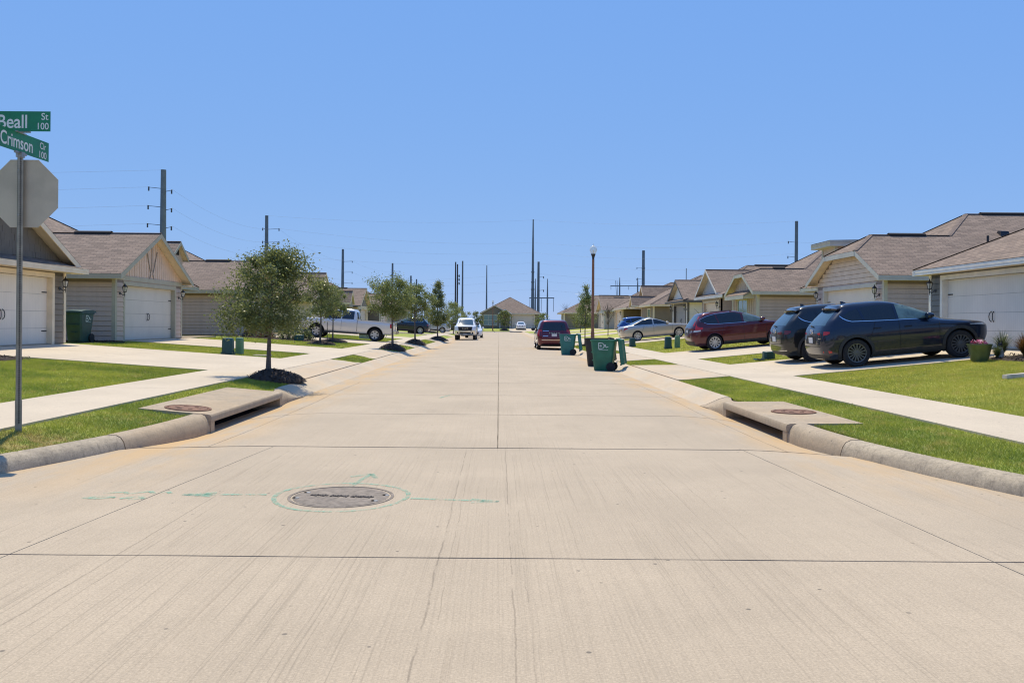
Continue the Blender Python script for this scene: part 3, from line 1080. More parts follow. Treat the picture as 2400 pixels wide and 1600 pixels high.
def house_A(label, s, Y0, m, pal, z0, style='gable', boards=True, gw=6.5, dormer=None, garage=True, loc=None, rz=0, X0=14.0, hinges=True, entry=True):
    H = House(label, s, Y0, m, pal, z0, boards, loc, rz, gw, X0)
    W = gw + .8
    c = gw / 2
    hz = ZE + SL * W / 2              # garage ridge
    d = W / 2
    ml = 11.6
    h0 = 0.0 if style == 'hip' else 1.0
    mh = (ml + .4) / 2
    mr = -.4 + mh
    zr = ZE + SL * mh
    ub = 17.6
    A = lambda u, w, z=ZE: (u, w, z)
    J, F, B = (h0 + (mh - h0) * d / mh, c, hz), (mh, mr, zr), (ub - mh, mr, zr)
    if style == 'hip':
        F = (-.4 + mh, mr, zr)
        faces = [[A(-.4, -.4), A(ub, -.4), B, F], [A(-.4, -.4), F, A(-.4, ml)], [A(-.4, ml), F, B, A(ub, ml)], [A(ub, -.4), A(ub, ml), B]]
        caps = [(A(-.4, -.4), F), (A(-.4, ml), F), (F, B), (B, A(ub, -.4)), (B, A(ub, ml))]
    else:
        cl = 1.05 if style == 'clip' else None
        if cl:
            w1, w2 = -.4 + cl / SL, gw + .4 - cl / SL
            G = (.9, c, hz)
            near = [A(-.4, -.4), A(ub, -.4), B, F, J, G, (-.4, w1, ZE + cl)]
            far = [G, J, A(h0, gw + .4), A(-.4, gw + .4), (-.4, w2, ZE + cl)]
            faces = [near, far, [(-.4, w1, ZE + cl), G, (-.4, w2, ZE + cl)]]
            caps = [((-.4, w1, ZE + cl), G), ((-.4, w2, ZE + cl), G), (G, J), (J, F), (F, B)]
        else:
            G = (-.4, c, hz)
            faces = [[A(-.4, -.4), A(ub, -.4), B, F, J, G], [G, J, A(h0, gw + .4), A(-.4, gw + .4)]]
            caps = [(G, J), (J, F), (F, B)]
        faces += [[J, F, A(h0, ml), A(h0, gw + .4)], [A(h0, ml), F, B, A(ub, ml)], [A(ub, -.4), A(ub, ml), B]]
        caps += [(F, A(h0, ml)), (B, A(ub, -.4)), (B, A(ub, ml))]
    vents = [((F[0] + .6, mr, zr), (B[0] - .4, mr, zr))]
    if style != 'hip':
        vents.append(((1.6, c, hz), (d - .6, c, hz)))
    H.roof(faces, caps, vents, [(5.0, 2.2, ZE + SL * 2.6, 'pipe'), (7.4, 2.6, ZE + SL * 3.0, 'pipe'), (6.3, 3.4, ZE + SL * 3.8, 'box')])
    # fascias
    e = .02
    zf = ZE - .012
    H.beam("fascia", (-.38, -.4 + e, zf), (ub - e, -.4 + e, zf))
    H.beam("fascia", (h0 if style != 'hip' else -.38, ml - e, zf), (ub - e, ml - e, zf))
    H.beam("fascia", (ub - e, -.38, zf), (ub - e, ml - e, zf))
    if style == 'hip':
        H.beam("fascia", (-.38, -.4, zf), (-.38, ml, zf))
    else:
        H.beam("fascia", (h0 + .02, gw + .42, zf), (h0 + .02, ml - e, zf))
        if style == 'clip':
            H.beam("rake_board", (-.385, -.4, zf), (-.385, w1, ZE + cl - .012), .19, .03)
            H.beam("rake_board", (-.385, gw + .4, zf), (-.385, w2, ZE + cl - .012), .19, .03)
            H.beam("rake_board", (-.388, w1 - .01, ZE + cl - .012), (-.388, w2 + .01, ZE + cl - .012), .19, .03)
        else:
            H.beam("rake_board", (-.385, -.4, zf), (-.385, c, hz - .012), .19, .03)
            H.beam("rake_board", (-.385, gw + .4, zf), (-.385, c, hz - .012), .19, .03)
        H.boxpart("eave_box", [(-.36, 0.02, gw + .02, gw + .38, WT - .02, WT + .0)], H.msof)
    H.boxpart("eave_soffit", [(-.36, ub - .05, -.36, .0, WT - .012, WT)] + ([(-.36, 0, 0, ml, WT - .0125, WT - .0005)] if style in ('hip', 'skirt') else []), H.msof)
    # slab foundation
    H.boxpart("foundation", [(.012, 17.2, .012, 11.19, -.6, .05)], M_CURB2)
    # walls
    H.wall((0, 0), (17.2, 0), (0, -1), .05, WT)
    H.wall((17.2, .102), (17.2, 11.2), (1, 0), .05, WT, False)
    H.wall((2.102, 11.2), (17.098, 11.2), (0, 1), .05, WT, False)
    H.wall((.1, gw), (2.0, gw), (0, 1), .05, WT, False)
    H.wall((2.0, gw), (2.0, 11.2), (-1, 0), .05, WT + .35, False)
    dw0, dw1 = .8, gw - .8
    if garage:
        H.wall((0, 0), (0, dw0 - .14), (-1, 0), .05, WT)
        H.wall((0, dw1 + .14), (0, gw), (-1, 0), .05, WT)
        H.boxpart("header", [(0, .1, dw0 - .14, dw1 + .14, 2.1, WT)], H.mb_)
        H.garage_door(dw0, dw1, hinges=hinges)
        H.lantern(.36); H.lantern(gw - .36)
    else:
        H.wall((0, 0), (0, gw), (-1, 0), .05, WT, False)
    H.corner(0, 0, .05, WT - .013)
    H.corner(0, gw, .05, WT - .013, ow=1)
    zt = lambda w: ZE + SL * (min(w, gw - w) + .4) - .12
    if style != 'hip':
        zc = ZE + 1.05 - .12 if style == 'clip' else 99
        pts = [(0, WT), (gw, WT), (gw, zt(gw))]
        if style == 'clip':
            wq = (zc - zt(0)) / SL
            pts += [(gw - wq, zc), (wq, zc)]
        else:
            pts += [(c, zt(c))]
        pts += [(0, zt(0))]
        mb = MB()
        mb.hexa([H.T(0, w, z) for w, z in pts], [H.T(.1, w, z) for w, z in pts])
        gwall = mk("gable_wall", mb, H.mdk if style == 'clip' and garage else H.mg, H.root)
        H.gwall = gwall
        if style == 'clip' and garage:
            for k in range(9):
                z = WT + .02 + k * .178
                if z + .1 > zc: break
                zz = min(z + .17, zc)
                mrg = max(0, (zz - zt(0)) / SL)
                a, b = mrg + .02, gw - mrg - .02
                mbb = MB()
                P = [[H.T(-x, w, z + q) for x, q in ((-.002, 0), (.026, 0), (.010, zz - z - .008), (-.002, zz - z - .008))] for w in (a, b)]
                mbb.grid(P, closed_u=True); mbb.poly(P[0]); mbb.poly(P[1])
                mk("board", mbb, H.mg, gwall)
        elif style == 'clip':
            x = .25
            while x < gw - .2:
                H.boxpart("batten", (-.025, -.001, x - .022, x + .022, WT + .02, min(zt(x), zc) - .02), H.mg, gwall)
                x += .42
        elif style == 'skirt':
            # shingled gable
            r0 = WT + .34
            k = 0
            rr = random.Random(5)
            while r0 + k * .20 < zt(c) - .1:
                z = r0 + k * .20
                w = max(0.03, (z + .2 - zt(0)) / SL) + .02
                wend = gw - w
                while w < wend - .03:
                    ww = min(rr.choice((.13, .17, .21, .25)), wend - w)
                    dz = rr.uniform(-.02, .008)
                    mbb = MB(); H.box(mbb, -.022 - rr.uniform(0, .008), -.001, w + .004, w + ww - .004, z + dz, z + .215)
                    mk("shake", mbb, H.mg, gwall)
                    w += ww
                k += 1
        else:
            x = .12
            while x < gw - .05:
                zz = zt(x)
                mbb = MB(); H.box(mbb, -.012, -.001, x - .008, x + .008, WT + .16, zz - .02)
                if zz - WT > .3:
                    mk("batten", mbb, H.mg, gwall)
                x += .22
        if style == 'gable' and garage:
            H.boxpart("frieze_board", (-.032, -.0005, -.03, gw + .03, WT - .015, WT + .15), H.mt)
            # sunburst of thin boards on the gable
            zc0 = WT + .15
            for a, b in (((-.35, .0), (-.12, .38)), ((.35, .0), (.12, .38)), ((-.12, .38), (.12, .38))):
                pass
            star = MB()
            def bar(w0, z0_, w1, z1_, t=.013):
                dd = Vector((w1 - w0, z1_ - z0_)).normalized(); nn = Vector((-dd.y, dd.x)) * t
                q = [(w0 - nn.x, z0_ - nn.y), (w1 - nn.x, z1_ - nn.y), (w1 + nn.x, z1_ + nn.y), (w0 + nn.x, z0_ + nn.y)]
                mbb = MB(); mbb.hexa([H.T(-.035, w, z) for w, z in q], [H.T(-.013, w, z) for w, z in q])
                mk("sunburst_bar", mbb, mat("sunburst_grey", (.30, .25, .20), .7, .1), gwall)
            bar(c - .20, zc0, c - .11, zc0 + .20); bar(c + .20, zc0, c + .11, zc0 + .20)
            bar(c - .11, zc0 + .22, c - .52, zc0 + 1.12); bar(c + .11, zc0 + .22, c + .52, zc0 + 1.12); bar(c, zc0 + .30, c, zc0 + 1.45)
        if style == 'skirt':
            # small shingled shelf across the foot of the gable
            f = [[(-.52, -.55, ZE - .02), (-.52, gw + .55, ZE - .02), (0.0, gw + .2, ZE + .17), (0.0, -.2, ZE + .17)]]
            keep = H.roof_o
            H.roof(f, [])
            H.roof_o = keep
            H.beam("fascia", (-.50, -.55, ZE - .03), (-.50, gw + .55, ZE - .03), .16, .03)
            H.beam("fascia", (-.49, -.53, ZE - .03), (.05, -.53, ZE - .03), .16, .03)
            H.beam("fascia", (-.49, gw + .53, ZE - .03), (.05, gw + .53, ZE - .03), .16, .03)
    if entry:
        H.window(gw + 3.0, 1.35, 1.5, 1.3, 2.0)
        H.boxpart("front_door", (1.96, 2.0, gw + .6, gw + 1.55, .08, 2.1), mat("door_red_brown", (.16, .035, .025), .5, .1))
    if dormer == 'gable':
        H.gable(8.25, 9.85, 3.78, 1.2, 4.4, .72, .22, full=2.9, wm=H.mw, vent=True)
    elif dormer == 'shed':
        H.boxpart("dormer_wall", [(1.15, 4.2, 7.45, 9.0, 2.7, 4.2)], H.mb_)
        H.boxpart("dormer_trim", [(1.12, 1.24, 7.42, 7.56, 2.8, 4.2), (1.12, 1.24, 8.9, 9.03, 2.8, 4.2)], H.mt)
        mb = MB()
        q = [(.75, 7.05), (5.2, 7.05), (5.2, 9.4), (.75, 9.4)]
        mb.hexa([H.T(u, w, 4.2) for u, w in q], [H.T(u, w, 4.44 + (.10 if u > 1 else 0)) for u, w in q])
        mk("dormer_roof", mb, H.mt, H.root)
        f = [[(.72, 7.02, 4.452), (5.2, 7.02, 4.56), (5.2, 9.43, 4.56), (.72, 9.43, 4.452)]]
        keep = H.roof_o
        H.roof(f, []); H.roof_o = keep
    return H


GROUPS = None
# left side of the street
house_A("grey brown house with cream trim and white garage door behind the street sign post", -1, 27.5, -1, 'greige', .72, 'skirt')
house_A("tan house with sage trim and a sunburst of boards in its garage gable", -1, 31.1, 1, 'tan', .72, 'gable', dormer='gable')
house_A("rose tan house half hidden behind the round street tree by the silver pickup", -1, 46.4, 1, 'rose', .72, 'gable', dormer='gable')
Hl4 = house_A("cream trimmed house with a windowed dormer behind the silver pickup", -1, 63.7, 1, 'cream', .72, 'gable', boards=False, dormer=None)
Hl4.gable(7.6, 9.8, 3.95, .9, 5.0, .75, .25, full=2.6, wm=Hl4.mw)
Hl4.window(8.7, 3.75, .9, .75, .9)
Hl5 = house_A("house with a steep A shaped porch gable beyond the silver pickup", -1, 91.0, -1, 'cream', .72, 'gable', boards=False)
Hl5.gable(11.0, 12.8, 2.6, -.3, 2.2, 1.05, .15, full=2.2)
house_A("house whose roof shows between the street trees left of the white pickup", -1, 107.0, -1, 'taupe', .72, 'gable', boards=False, entry=False)
house_A("low house roof farthest down the left side beyond the parked white sport utility", -1, 136.0, -1, 'clay', .72, 'gable', boards=False, entry=False)
# right side
house_A("slate grey house with white trim and hipped roof beside the navy sport utility", 1, 27.7, -1, 'slate', .88, 'hip')
house_A("beige house with a clipped garage gable behind the navy sport utility", 1, 31.0, 1, 'beige', .88, 'clip', dormer='shed')
Hr3 = house_A("clay tan house with board and batten gable and shed awning behind the maroon car", 1, 46.2, 1, 'clay', .88, 'clip', gw=4.9, garage=False, entry=False)
# awning and window under its gable
Hr3.beam("fascia", (-.62, .55, 2.28), (-.62, 4.35, 2.28), .2, .03)
f = [[(-.64, .5, 2.29), (-.64, 4.4, 2.29), (0, 4.4, 2.62), (0, .5, 2.62)]]
k_ = Hr3.roof_o; Hr3.roof(f, []); Hr3.roof_o = k_
for w in (.55, 4.3):
    mb = MB(); mb.hexa([Hr3.T(-.6, w, 2.1), Hr3.T(0, w, 2.1), Hr3.T(0, w, 2.6), Hr3.T(-.6, w, 2.27)], [Hr3.T(-.6, w + .06, 2.1), Hr3.T(0, w + .06, 2.1), Hr3.T(0, w + .06, 2.6), Hr3.T(-.6, w + .06, 2.27)])
    mk("awning_bracket", mb, Hr3.mt, Hr3.root)
Hr3.window(2.75, 1.3, 1.8, 1.5, 0)
for x in np.arange(.25, 4.8, .42):
    if 1.75 < x < 3.75: continue
    Hr3.boxpart("batten", (-.024, -.001, x - .022, x + .022, .06, 2.08), Hr3.mb_)
Hr3.window(6.6, 1.3, 1.3, 1.5, 2.0)
# its second gable over the garage
wt = paintm((.66, .65, .60), 'gablewhite')
Hr3.gable(7.6, 12.6, 2.66, 0.0, 5.0, .56, .4, trim=wt, wm=paintm((.42, .43, .42), 'gablegrey'), full=2.3)
Hr3.beam("fascia", (-.45, 5.6, 2.5), (-.45, 13.1, 2.5), .17, .03, wt)
f = [[(-.47, 5.6, 2.51), (-.47, 13.1, 2.51), (.02, 13.0, 2.70), (.02, 5.7, 2.70)]]
k_ = Hr3.roof_o; Hr3.roof(f, []); Hr3.roof_o = k_
Hr3.wall((0, 7.6), (0, 8.1), (-1, 0), .05, 2.3, False); Hr3.wall((0, 12.1), (0, 12.6), (-1, 0), .05, 2.3, False)
Hr3.wall((0, 7.6), (1.6, 7.6), (0, -1), .05, 2.3, False)
Hr3.wall((0, 12.6), (8, 12.6), (0, 1), .05, 2.3, False)
Hr3.boxpart("header", (0, .1, 8.1, 12.1, 2.1, 2.31), Hr3.mb_)
Hr3.garage_door(8.1, 12.1); Hr3.lantern(7.85)
Hr4 = house_A("white sided house with black trim and grey garage door behind the silver sedan", 1, 63.2, 1, 'white', .88, 'skirt', boards=False, gw=5.7)
Hr4.gable(7.4, 9.4, 4.0, 1.4, 6.0, .3, .35, full=2.9, wm=Hr4.mw)
Hr4.window(8.4, 3.62, 1.0, .9, 1.4)
Hr5 = house_A("taupe house with white window frames and tall gable beyond the silver sedan", 1, 77.3, 1, 'taupe', .88, 'hip', boards=False, garage=False)
Hr5.window(2.2, 1.35, 1.3, 1.4, 0)
Hr5.gable(7.2, 10.4, 2.95, .6, 7.0, .85, .3, full=2.4)
Hr5.gable(6.0, 7.6, 2.5, -.9, 2.0, 1.0, .15, full=2.35)
house_A("taupe house with pale garage door farther along behind the blue car", 1, 103.0, -1, 'taupe', .88, 'hip', boards=False)
house_A("clay house with gabled garage far down the right side behind the bare tree", 1, 113.0, 1, 'clay', .88, 'gable', boards=False)
Hr8 = house_A("dark tan house end on at the far right corner of the street", 1, 138.0, 1, 'taupe', .88, 'hip', boards=False, X0=10.6, garage=False)
Hr8.window(2.0, 1.4, 1.4, 1.4, 0); Hr8.window(5.6, 1.4, 1.1, 1.4, 0)
# house that closes the view
He = House("brown house with white framed window and white garage door closing the street", -1, 160, 1, 'taupe', .64, False, (-3.2, 160, .64), R(-90))
mlw, ub = 11.1, 15.0
mh = (mlw + .4) / 2; mr = -.4 + mh; zr = ZE + .35 + .55 * mh
ze = ZE + .35
Fp, Bp = (-.4 + mh, mr, zr), (ub - mh, mr, zr)
He.roof([[(-.4, -.4, ze), (ub, -.4, ze), Bp, Fp], [(-.4, -.4, ze), Fp, (-.4, mlw, ze)], [(-.4, mlw, ze), Fp, Bp, (ub, mlw, ze)], [(ub, -.4, ze), (ub, mlw, ze), Bp]],
        [((-.4, -.4, ze), Fp), ((-.4, mlw, ze), Fp), (Fp, Bp)])
He.beam("fascia", (-.38, -.4, ze - .01), (-.38, mlw, ze - .01)); He.beam("fascia", (-.38, -.38, ze - .01), (ub, -.38, ze - .01)); He.beam("fascia", (-.38, mlw - .02, ze - .01), (ub, mlw - .02, ze - .01))
He.wall((0, 0), (0, 5.7), (-1, 0), 0, 2.72); He.wall((0, 9.85), (0, 10.7), (-1, 0), 0, 2.72)
He.wall((0, 0), (14.6, 0), (0, -1), 0, 2.72); He.wall((0, 10.7), (14.6, 10.7), (0, 1), 0, 2.72); He.wall((14.6, 0), (14.6, 10.7), (1, 0), 0, 2.72)
He.boxpart("header", (0, .1, 5.7, 9.85, 2.42, 2.72), He.mw)
He.garage_door(5.75, 9.8, 2.42)
He.gable(0.0, 4.9, 2.80, -.6, 4.5, .55, .25, full=0.0, wm=He.mw)
He.window(1.65, 1.5, 2.4, 1.9, -.6, mull=2)
He.gable(3.3, 5.4, 2.75, -1.5, 1.0, .6, .25, full=2.5, trim=paintm((.72, .70, .66), 'porchwhite'))
for w in (3.35, 5.25):
    He.boxpart("porch_post", (-1.5, -1.38, w, w + .12, 0, 2.6), paintm((.72, .70, .66), 'porchwhite'))

# row across the cross street, behind the photographer (it shows in the cars' paint)
for i, (x0, pal_, m_, lb) in enumerate(((-26, 'clay', 1, "clay house across the cross street, behind the camera at left"), (-9, 'taupe', 1, "taupe house across the cross street, straight behind the camera"),
                                 (8, 'beige', 1, "beige house across the cross street, behind the camera at right"), (25, 'slate', 1, "slate house across the cross street, far behind the camera at right"))):
    house_A(lb, -1, 0, m_, pal_, .5, 'gable', boards=False, loc=(x0 + 12, -19, .45), rz=R(90), hinges=False)
# ------------------------------------------------------------------ vehicles
def paint_mat(name, c, metal=.35, rough=.32):
    if name in MATS:
        return MATS[name]
    g = NG(name)
    P = g.obj()
    fl = g.noise(P, 400, 1.0)
    dirt = g.noise(P, 2.5, 5.0, .65)
    z = g.n("ShaderNodeSeparateXYZ", {0: P}).outputs[2]
    col = g.mix(g.mapr(fl, .3, .7, 0, .15), c, tuple(min(1, x * 1.6 + .01) for x in c))
    dm = g.math('MULTIPLY', g.mapr(dirt, .4, .7), g.mapr(z, .25, .7, .14, .0))
    col = g.mix(dm, col, (.20, .17, .14))
    b = g.bsdf(col, rough, None, Metallic=metal)
    b.inputs['Coat Weight'].default_value = 1.0
    b.inputs['Specular IOR Level'].default_value = .15
    b.inputs['Coat Roughness'].default_value = .05
    MATS[name] = g.done(b)
    return MATS[name]


M_TINT = mat("tinted_glass", (.012, .015, .016), .04, 0, Specular_IOR_Level=.7)
M_CLEAR = mat("cabin_glass", (.13, .18, .155), .04, .5, 3, Specular_IOR_Level=.7)
M_SCREEN = mat("windscreen_glass", (.05, .09, .12), .05, 0, Specular_IOR_Level=.9)
M_TYRE = mat("tyre_rubber", (.018, .018, .019), .85, .2, 12, 80, .3)
M_CLAD = mat("black_plastic", (.028, .029, .030), .65, .15, 9, 120, .2)
M_CHROME = mat("chrome", (.72, .73, .75), .12, 0, Metallic=1.0)
M_SEAM = mat("seam_black", (.004, .004, .005), .7)
M_RED = mat("lamp_red", (.42, .012, .012), .12, .1, 20, Specular_IOR_Level=.7)
M_REDD = mat("lamp_red_dark", (.12, .008, .010), .1, .1, 20, Specular_IOR_Level=.7)
M_LAMPW = mat("lamp_clear", (.50, .52, .54), .08, .2, 25, Specular_IOR_Level=.8)
M_RIMD = mat("rim_dark", (.12, .125, .13), .35, .1, 8, Metallic=.7)
M_RIMS = mat("rim_silver", (.52, .53, .54), .3, .1, 8, Metallic=.75)
M_PLATE = mat("plate_white", (.62, .64, .66), .4)
M_PLATEI = mat("plate_ink", (.10, .12, .2), .5)


def pchip(xs, ys, x):
    xs, ys = np.asarray(xs, float), np.asarray(ys, float)
    h = np.diff(xs); dl = np.diff(ys) / h
    n = len(xs); d = np.zeros(n)
    for i in range(1, n - 1):
        if dl[i - 1] * dl[i] > 0:
            w1 = 2 * h[i] + h[i - 1]; w2 = h[i] + 2 * h[i - 1]
            d[i] = (w1 + w2) / (w1 / dl[i - 1] + w2 / dl[i])
    d[0], d[-1] = dl[0], dl[-1]
    x = np.clip(x, xs[0], xs[-1])
    i = np.clip(np.searchsorted(xs, x) - 1, 0, n - 2)
    t = (x - xs[i]) / h[i]
    return ((1 + 2 * t) * (1 - t) ** 2 * ys[i] + t * (1 - t) ** 2 * h[i] * d[i] + t * t * (3 - 2 * t) * ys[i + 1] + t * t * (t - 1) * h[i] * d[i + 1])


class Shell:
    """a car body as a stack of horizontal outlines: z -> (rear x, front x, half width, rear corner, front corner)"""
    def __init__(A, keys, rl=.45, rc=.42, fl=.5, fc=.45, p=2.4, bow=.05, taper_z=None, rl_top=.22, fl_top=.26):
        A.k = np.array(keys, float)
        A.rl, A.rc, A.fl, A.fc, A.p, A.bow = rl, rc, fl, fc, p, bow
        A.tz, A.rlt, A.flt = taper_z, rl_top, fl_top

    def at(A, z):
        k = A.k
        xr, xf, hw = (float(pchip(k[:, 0], k[:, i], z)) for i in (1, 2, 3))
        t = 0 if A.tz is None else min(1, max(0, (z - A.tz) / .15))
        return xr, xf, hw, A.rl * (1 - t) + A.rlt * t, A.fl * (1 - t) + A.flt * t

    def y(A, x, z):            # half width at x, z
        xr, xf, hw, rl, fl = A.at(z)
        L = xf - xr
        rl, fl = min(rl, L * .45), min(fl, L * .45)
        k = hw * (1 - .025 * ((x - (xr + xf) / 2) / (L / 2)) ** 2)
        if x < xr + rl:
            c = A.rc * hw; t = min(1, max(0, (xr + rl - x) / rl))
            return k - c + c * (1 - t ** A.p) ** (1 / A.p)
        if x > xf - fl:
            c = A.fc * hw; t = min(1, max(0, (x - xf + fl) / fl))
            return k - c + c * (1 - t ** A.p) ** (1 / A.p)
        return k

    def xend(A, y, z, front):
        xr, xf, hw, rl, fl = A.at(z)
        L = xf - xr
        rl, fl = min(rl, L * .45), min(fl, L * .45)
        hw = hw * .975
        l, c = (fl, A.fc * hw) if front else (rl, A.rc * hw)
        t = min(1, max(0, (abs(y) - hw + c) / c))
        d = l * (1 - (1 - t ** A.p) ** (1 / A.p)) + A.bow * (abs(y) / hw) ** 2
        return xf - d if front else xr + d

    def outline(A, z, ns=20, ncor=8, ne=4):
        xr, xf, hw, rl, fl = A.at(z)
        L = xf - xr
        rl, fl = min(rl, L * .45), min(fl, L * .45)
        pts = []
        h2 = hw * .975
        for front in (True, False):
            c = (A.fc if front else A.rc) * h2
            l = fl if front else rl
            seg = []
            for i in range(ne):
                yy = (h2 - c) * i / ne
                seg.append((A.xend(yy, z, front), yy))
            for i in range(ncor):
                a = math.pi / 2 * i / (ncor - 1)
                ty = math.sin(a) ** (2 / A.p); tx = math.cos(a) ** (2 / A.p)
                yy = h2 - c + c * ty
                b = A.bow * (yy / h2) ** 2 * (tx)
                xx = (xf - l + l * tx - b) if front else (xr + l - l * tx + b)
                seg.append((xx, yy))
            if front:
                pts = seg
                side = [(xf - fl + (xr + rl - xf + fl) * (i + 1) / (ns + 1), 0) for i in range(ns)]
                side = [(x, A.y(x, z)) for x, _ in side]
                pts += side
            else:
                pts += seg[::-1]
        # pts runs front centre -> left side -> rear centre
        other = [(x, -y) for x, y in pts[1:-1]][::-1]
        return [(x, y, z) for x, y in pts + other]

    def mesh(A, zs, mats, name, cut=None, smooth=38):
        mb = MB()
        P = [A.outline(z) for z in zs]
        mb.grid(P, closed_u=True)
        n = len(P[0])
        for row, zz in ((P[0], 0), (P[-1], 1)):
            half = n // 2
            f = [(i, i + 1, n - i - 1, (n - i) % n) for i in range(half)]
            f = [tuple(dict.fromkeys(q)) for q in f]
            mb.add(row, [q for q in f if len(q) >= 3])
        me = mb.mesh(name, mats, None)
        if cut is not None:
            o1 = bpy.data.objects.new("tmp_body", me); COL.objects.link(o1)
            o2 = bpy.data.objects.new("tmp_cut", cut); COL.objects.link(o2)
            md = o1.modifiers.new("b", 'BOOLEAN'); md.object = o2; md.operation = 'DIFFERENCE'; md.solver = 'EXACT'
            dg = bpy.context.evaluated_depsgraph_get()
            me2 = bpy.data.meshes.new_from_object(o1.evaluated_get(dg))
            bpy.data.objects.remove(o1); bpy.data.objects.remove(o2)
            me2.name = name
            me = me2
        me.polygons.foreach_set("use_smooth", [True] * len(me.polygons))
        me.set_sharp_from_angle(angle=R(smooth))
        return me


def wheel_meshes(r, w, rr, nsp, rim, fat=.35, dark_center=True):
    t = MB()
    t.lathe([(rr - .01, -w / 2 + .01), (r - .03, -w / 2), (r - .006, -w / 2 + .025), (r, -w / 4), (r, w / 4), (r - .006, w / 2 - .025), (r - .03, w / 2), (rr - .01, w / 2 - .01)], 36, axis='y', closed=True)
    tm = t.mesh("tyre", M_TYRE, 40)
    b = MB()
    b.lathe([(rr + .004, w / 2 - .004), (rr - .018, w / 2 - .012), (rr - .03, w / 2 - .06), (.0, w / 2 - .07)], 36, axis='y', cap=False)
    bm = b.mesh("barrel", M_SEAM if dark_center else rim, 40)
    s = MB()
    s.lathe([(rr + .006, w / 2 - .012), (rr + .004, w / 2 + .002), (rr - .018, w / 2 - .002), (rr - .024, w / 2 - .03)], 36, axis='y', cap=False)
    s.lathe([(.0, w / 2 - .004), (.055, w / 2 - .008), (.07, w / 2 - .03)], 16, axis='y', cap=False)
    for k in range(nsp):
        a = 2 * math.pi * k / nsp
        hw0 = .028 * fat / .35
        hw1 = .040 * fat / .35
        q = []
        for rad, hh, y in ((.05, hw0, w / 2 - .012), (rr - .015, hw1, w / 2 - .008)):
            for e in (-1, 1):
                q.append((rad * math.cos(a) - e * hh * math.sin(a), y, rad * math.sin(a) + e * hh * math.cos(a)))
        top = [q[0], q[1], q[3], q[2]]
        s.hexa([(x, y - .03, z) for x, y, z in top], top)
    sm = s.mesh("rim", rim, 40)
    return tm, bm, sm


def strip_xz(mb, sh, sd_, cols, off=.005, rows=4):
    """patch on the side of shell sh: cols = (x, z low, z high)"""
    P = []
    for x, a, b in cols:
        P.append([(x, sd_ * (sh.y(x, a + (b - a) * i / rows) + off), a + (b - a) * i / rows) for i in range(rows + 1)])
    mb.grid(P)


def fn_cols(xs, lo, hi, n=14):
    X = np.linspace(xs[0], xs[1], n)
    L = np.interp(X, [p[0] for p in lo], [p[1] for p in lo]); Hh = np.interp(X, [p[0] for p in hi], [p[1] for p in hi])
    return list(zip(X, L, Hh))


def end_patch(mb, sh, front, rowsz, off=.006, n=8, rows=5):
    """patch across an end: rowsz = list of (z, y0, y1)"""
    P = []
    zz = [r[0] for r in rowsz]
    for i in range(rows + 1):
        z = zz[0] + (zz[-1] - zz[0]) * i / rows
        a = np.interp(z, zz, [r[1] for r in rowsz]); b = np.interp(z, zz, [r[2] for r in rowsz])
        row = []
        for j in range(n + 1):
            y = a + (b - a) * j / n
            x = sh.xend(y, z, front)
            row.append((x + (off if front else -off), y, z))
        P.append(row)
    mb.grid(P)


def wrap_patch(mb, sh, front, s, pts, off=.006, rows=3):
    """lamp that wraps a corner: pts = list of (t, zlow, zhigh); t in 0..1 end surface from centre to the corner, 1..2 on along the side"""
    P = []
    for t, a, b in pts:
        row = []
        for i in range(rows + 1):
            z = a + (b - a) * i / rows
            xr, xf, hw, rl, fl = sh.at(z)
            hw_ = hw * .975
            l, c = (fl, sh.fc * hw_) if front else (rl, sh.rc * hw_)
            if t <= 1:       # flat end from centre to the corner start .. to the 45 degree point
                ang = None
                yflat = hw_ - c
                if t < .6:
                    y = yflat * t / .6
                    x = sh.xend(y, z, front)
                else:
                    a_ = (t - .6) / .4 * math.pi / 4
                    y = yflat + c * math.sin(a_) ** (2 / sh.p)
                    x = sh.xend(y, z, front)
            else:
                a_ = math.pi / 4 + min(1, (t - 1) / .5) * math.pi / 4
                tx = max(0, math.cos(a_)) ** (2 / sh.p)
                x = (xf - l + l * tx) if front else (xr + l - l * tx)
                if t > 1.5:
                    x += (-1 if front else 1) * (t - 1.5)
                y = sh.y(x, z)
            nx = (1 if front else -1) * max(0.0, 1.2 - t)
            row.append((x + off * nx, s * (y + off * min(1, t)), z))
        P.append(row)
    mb.grid(P)


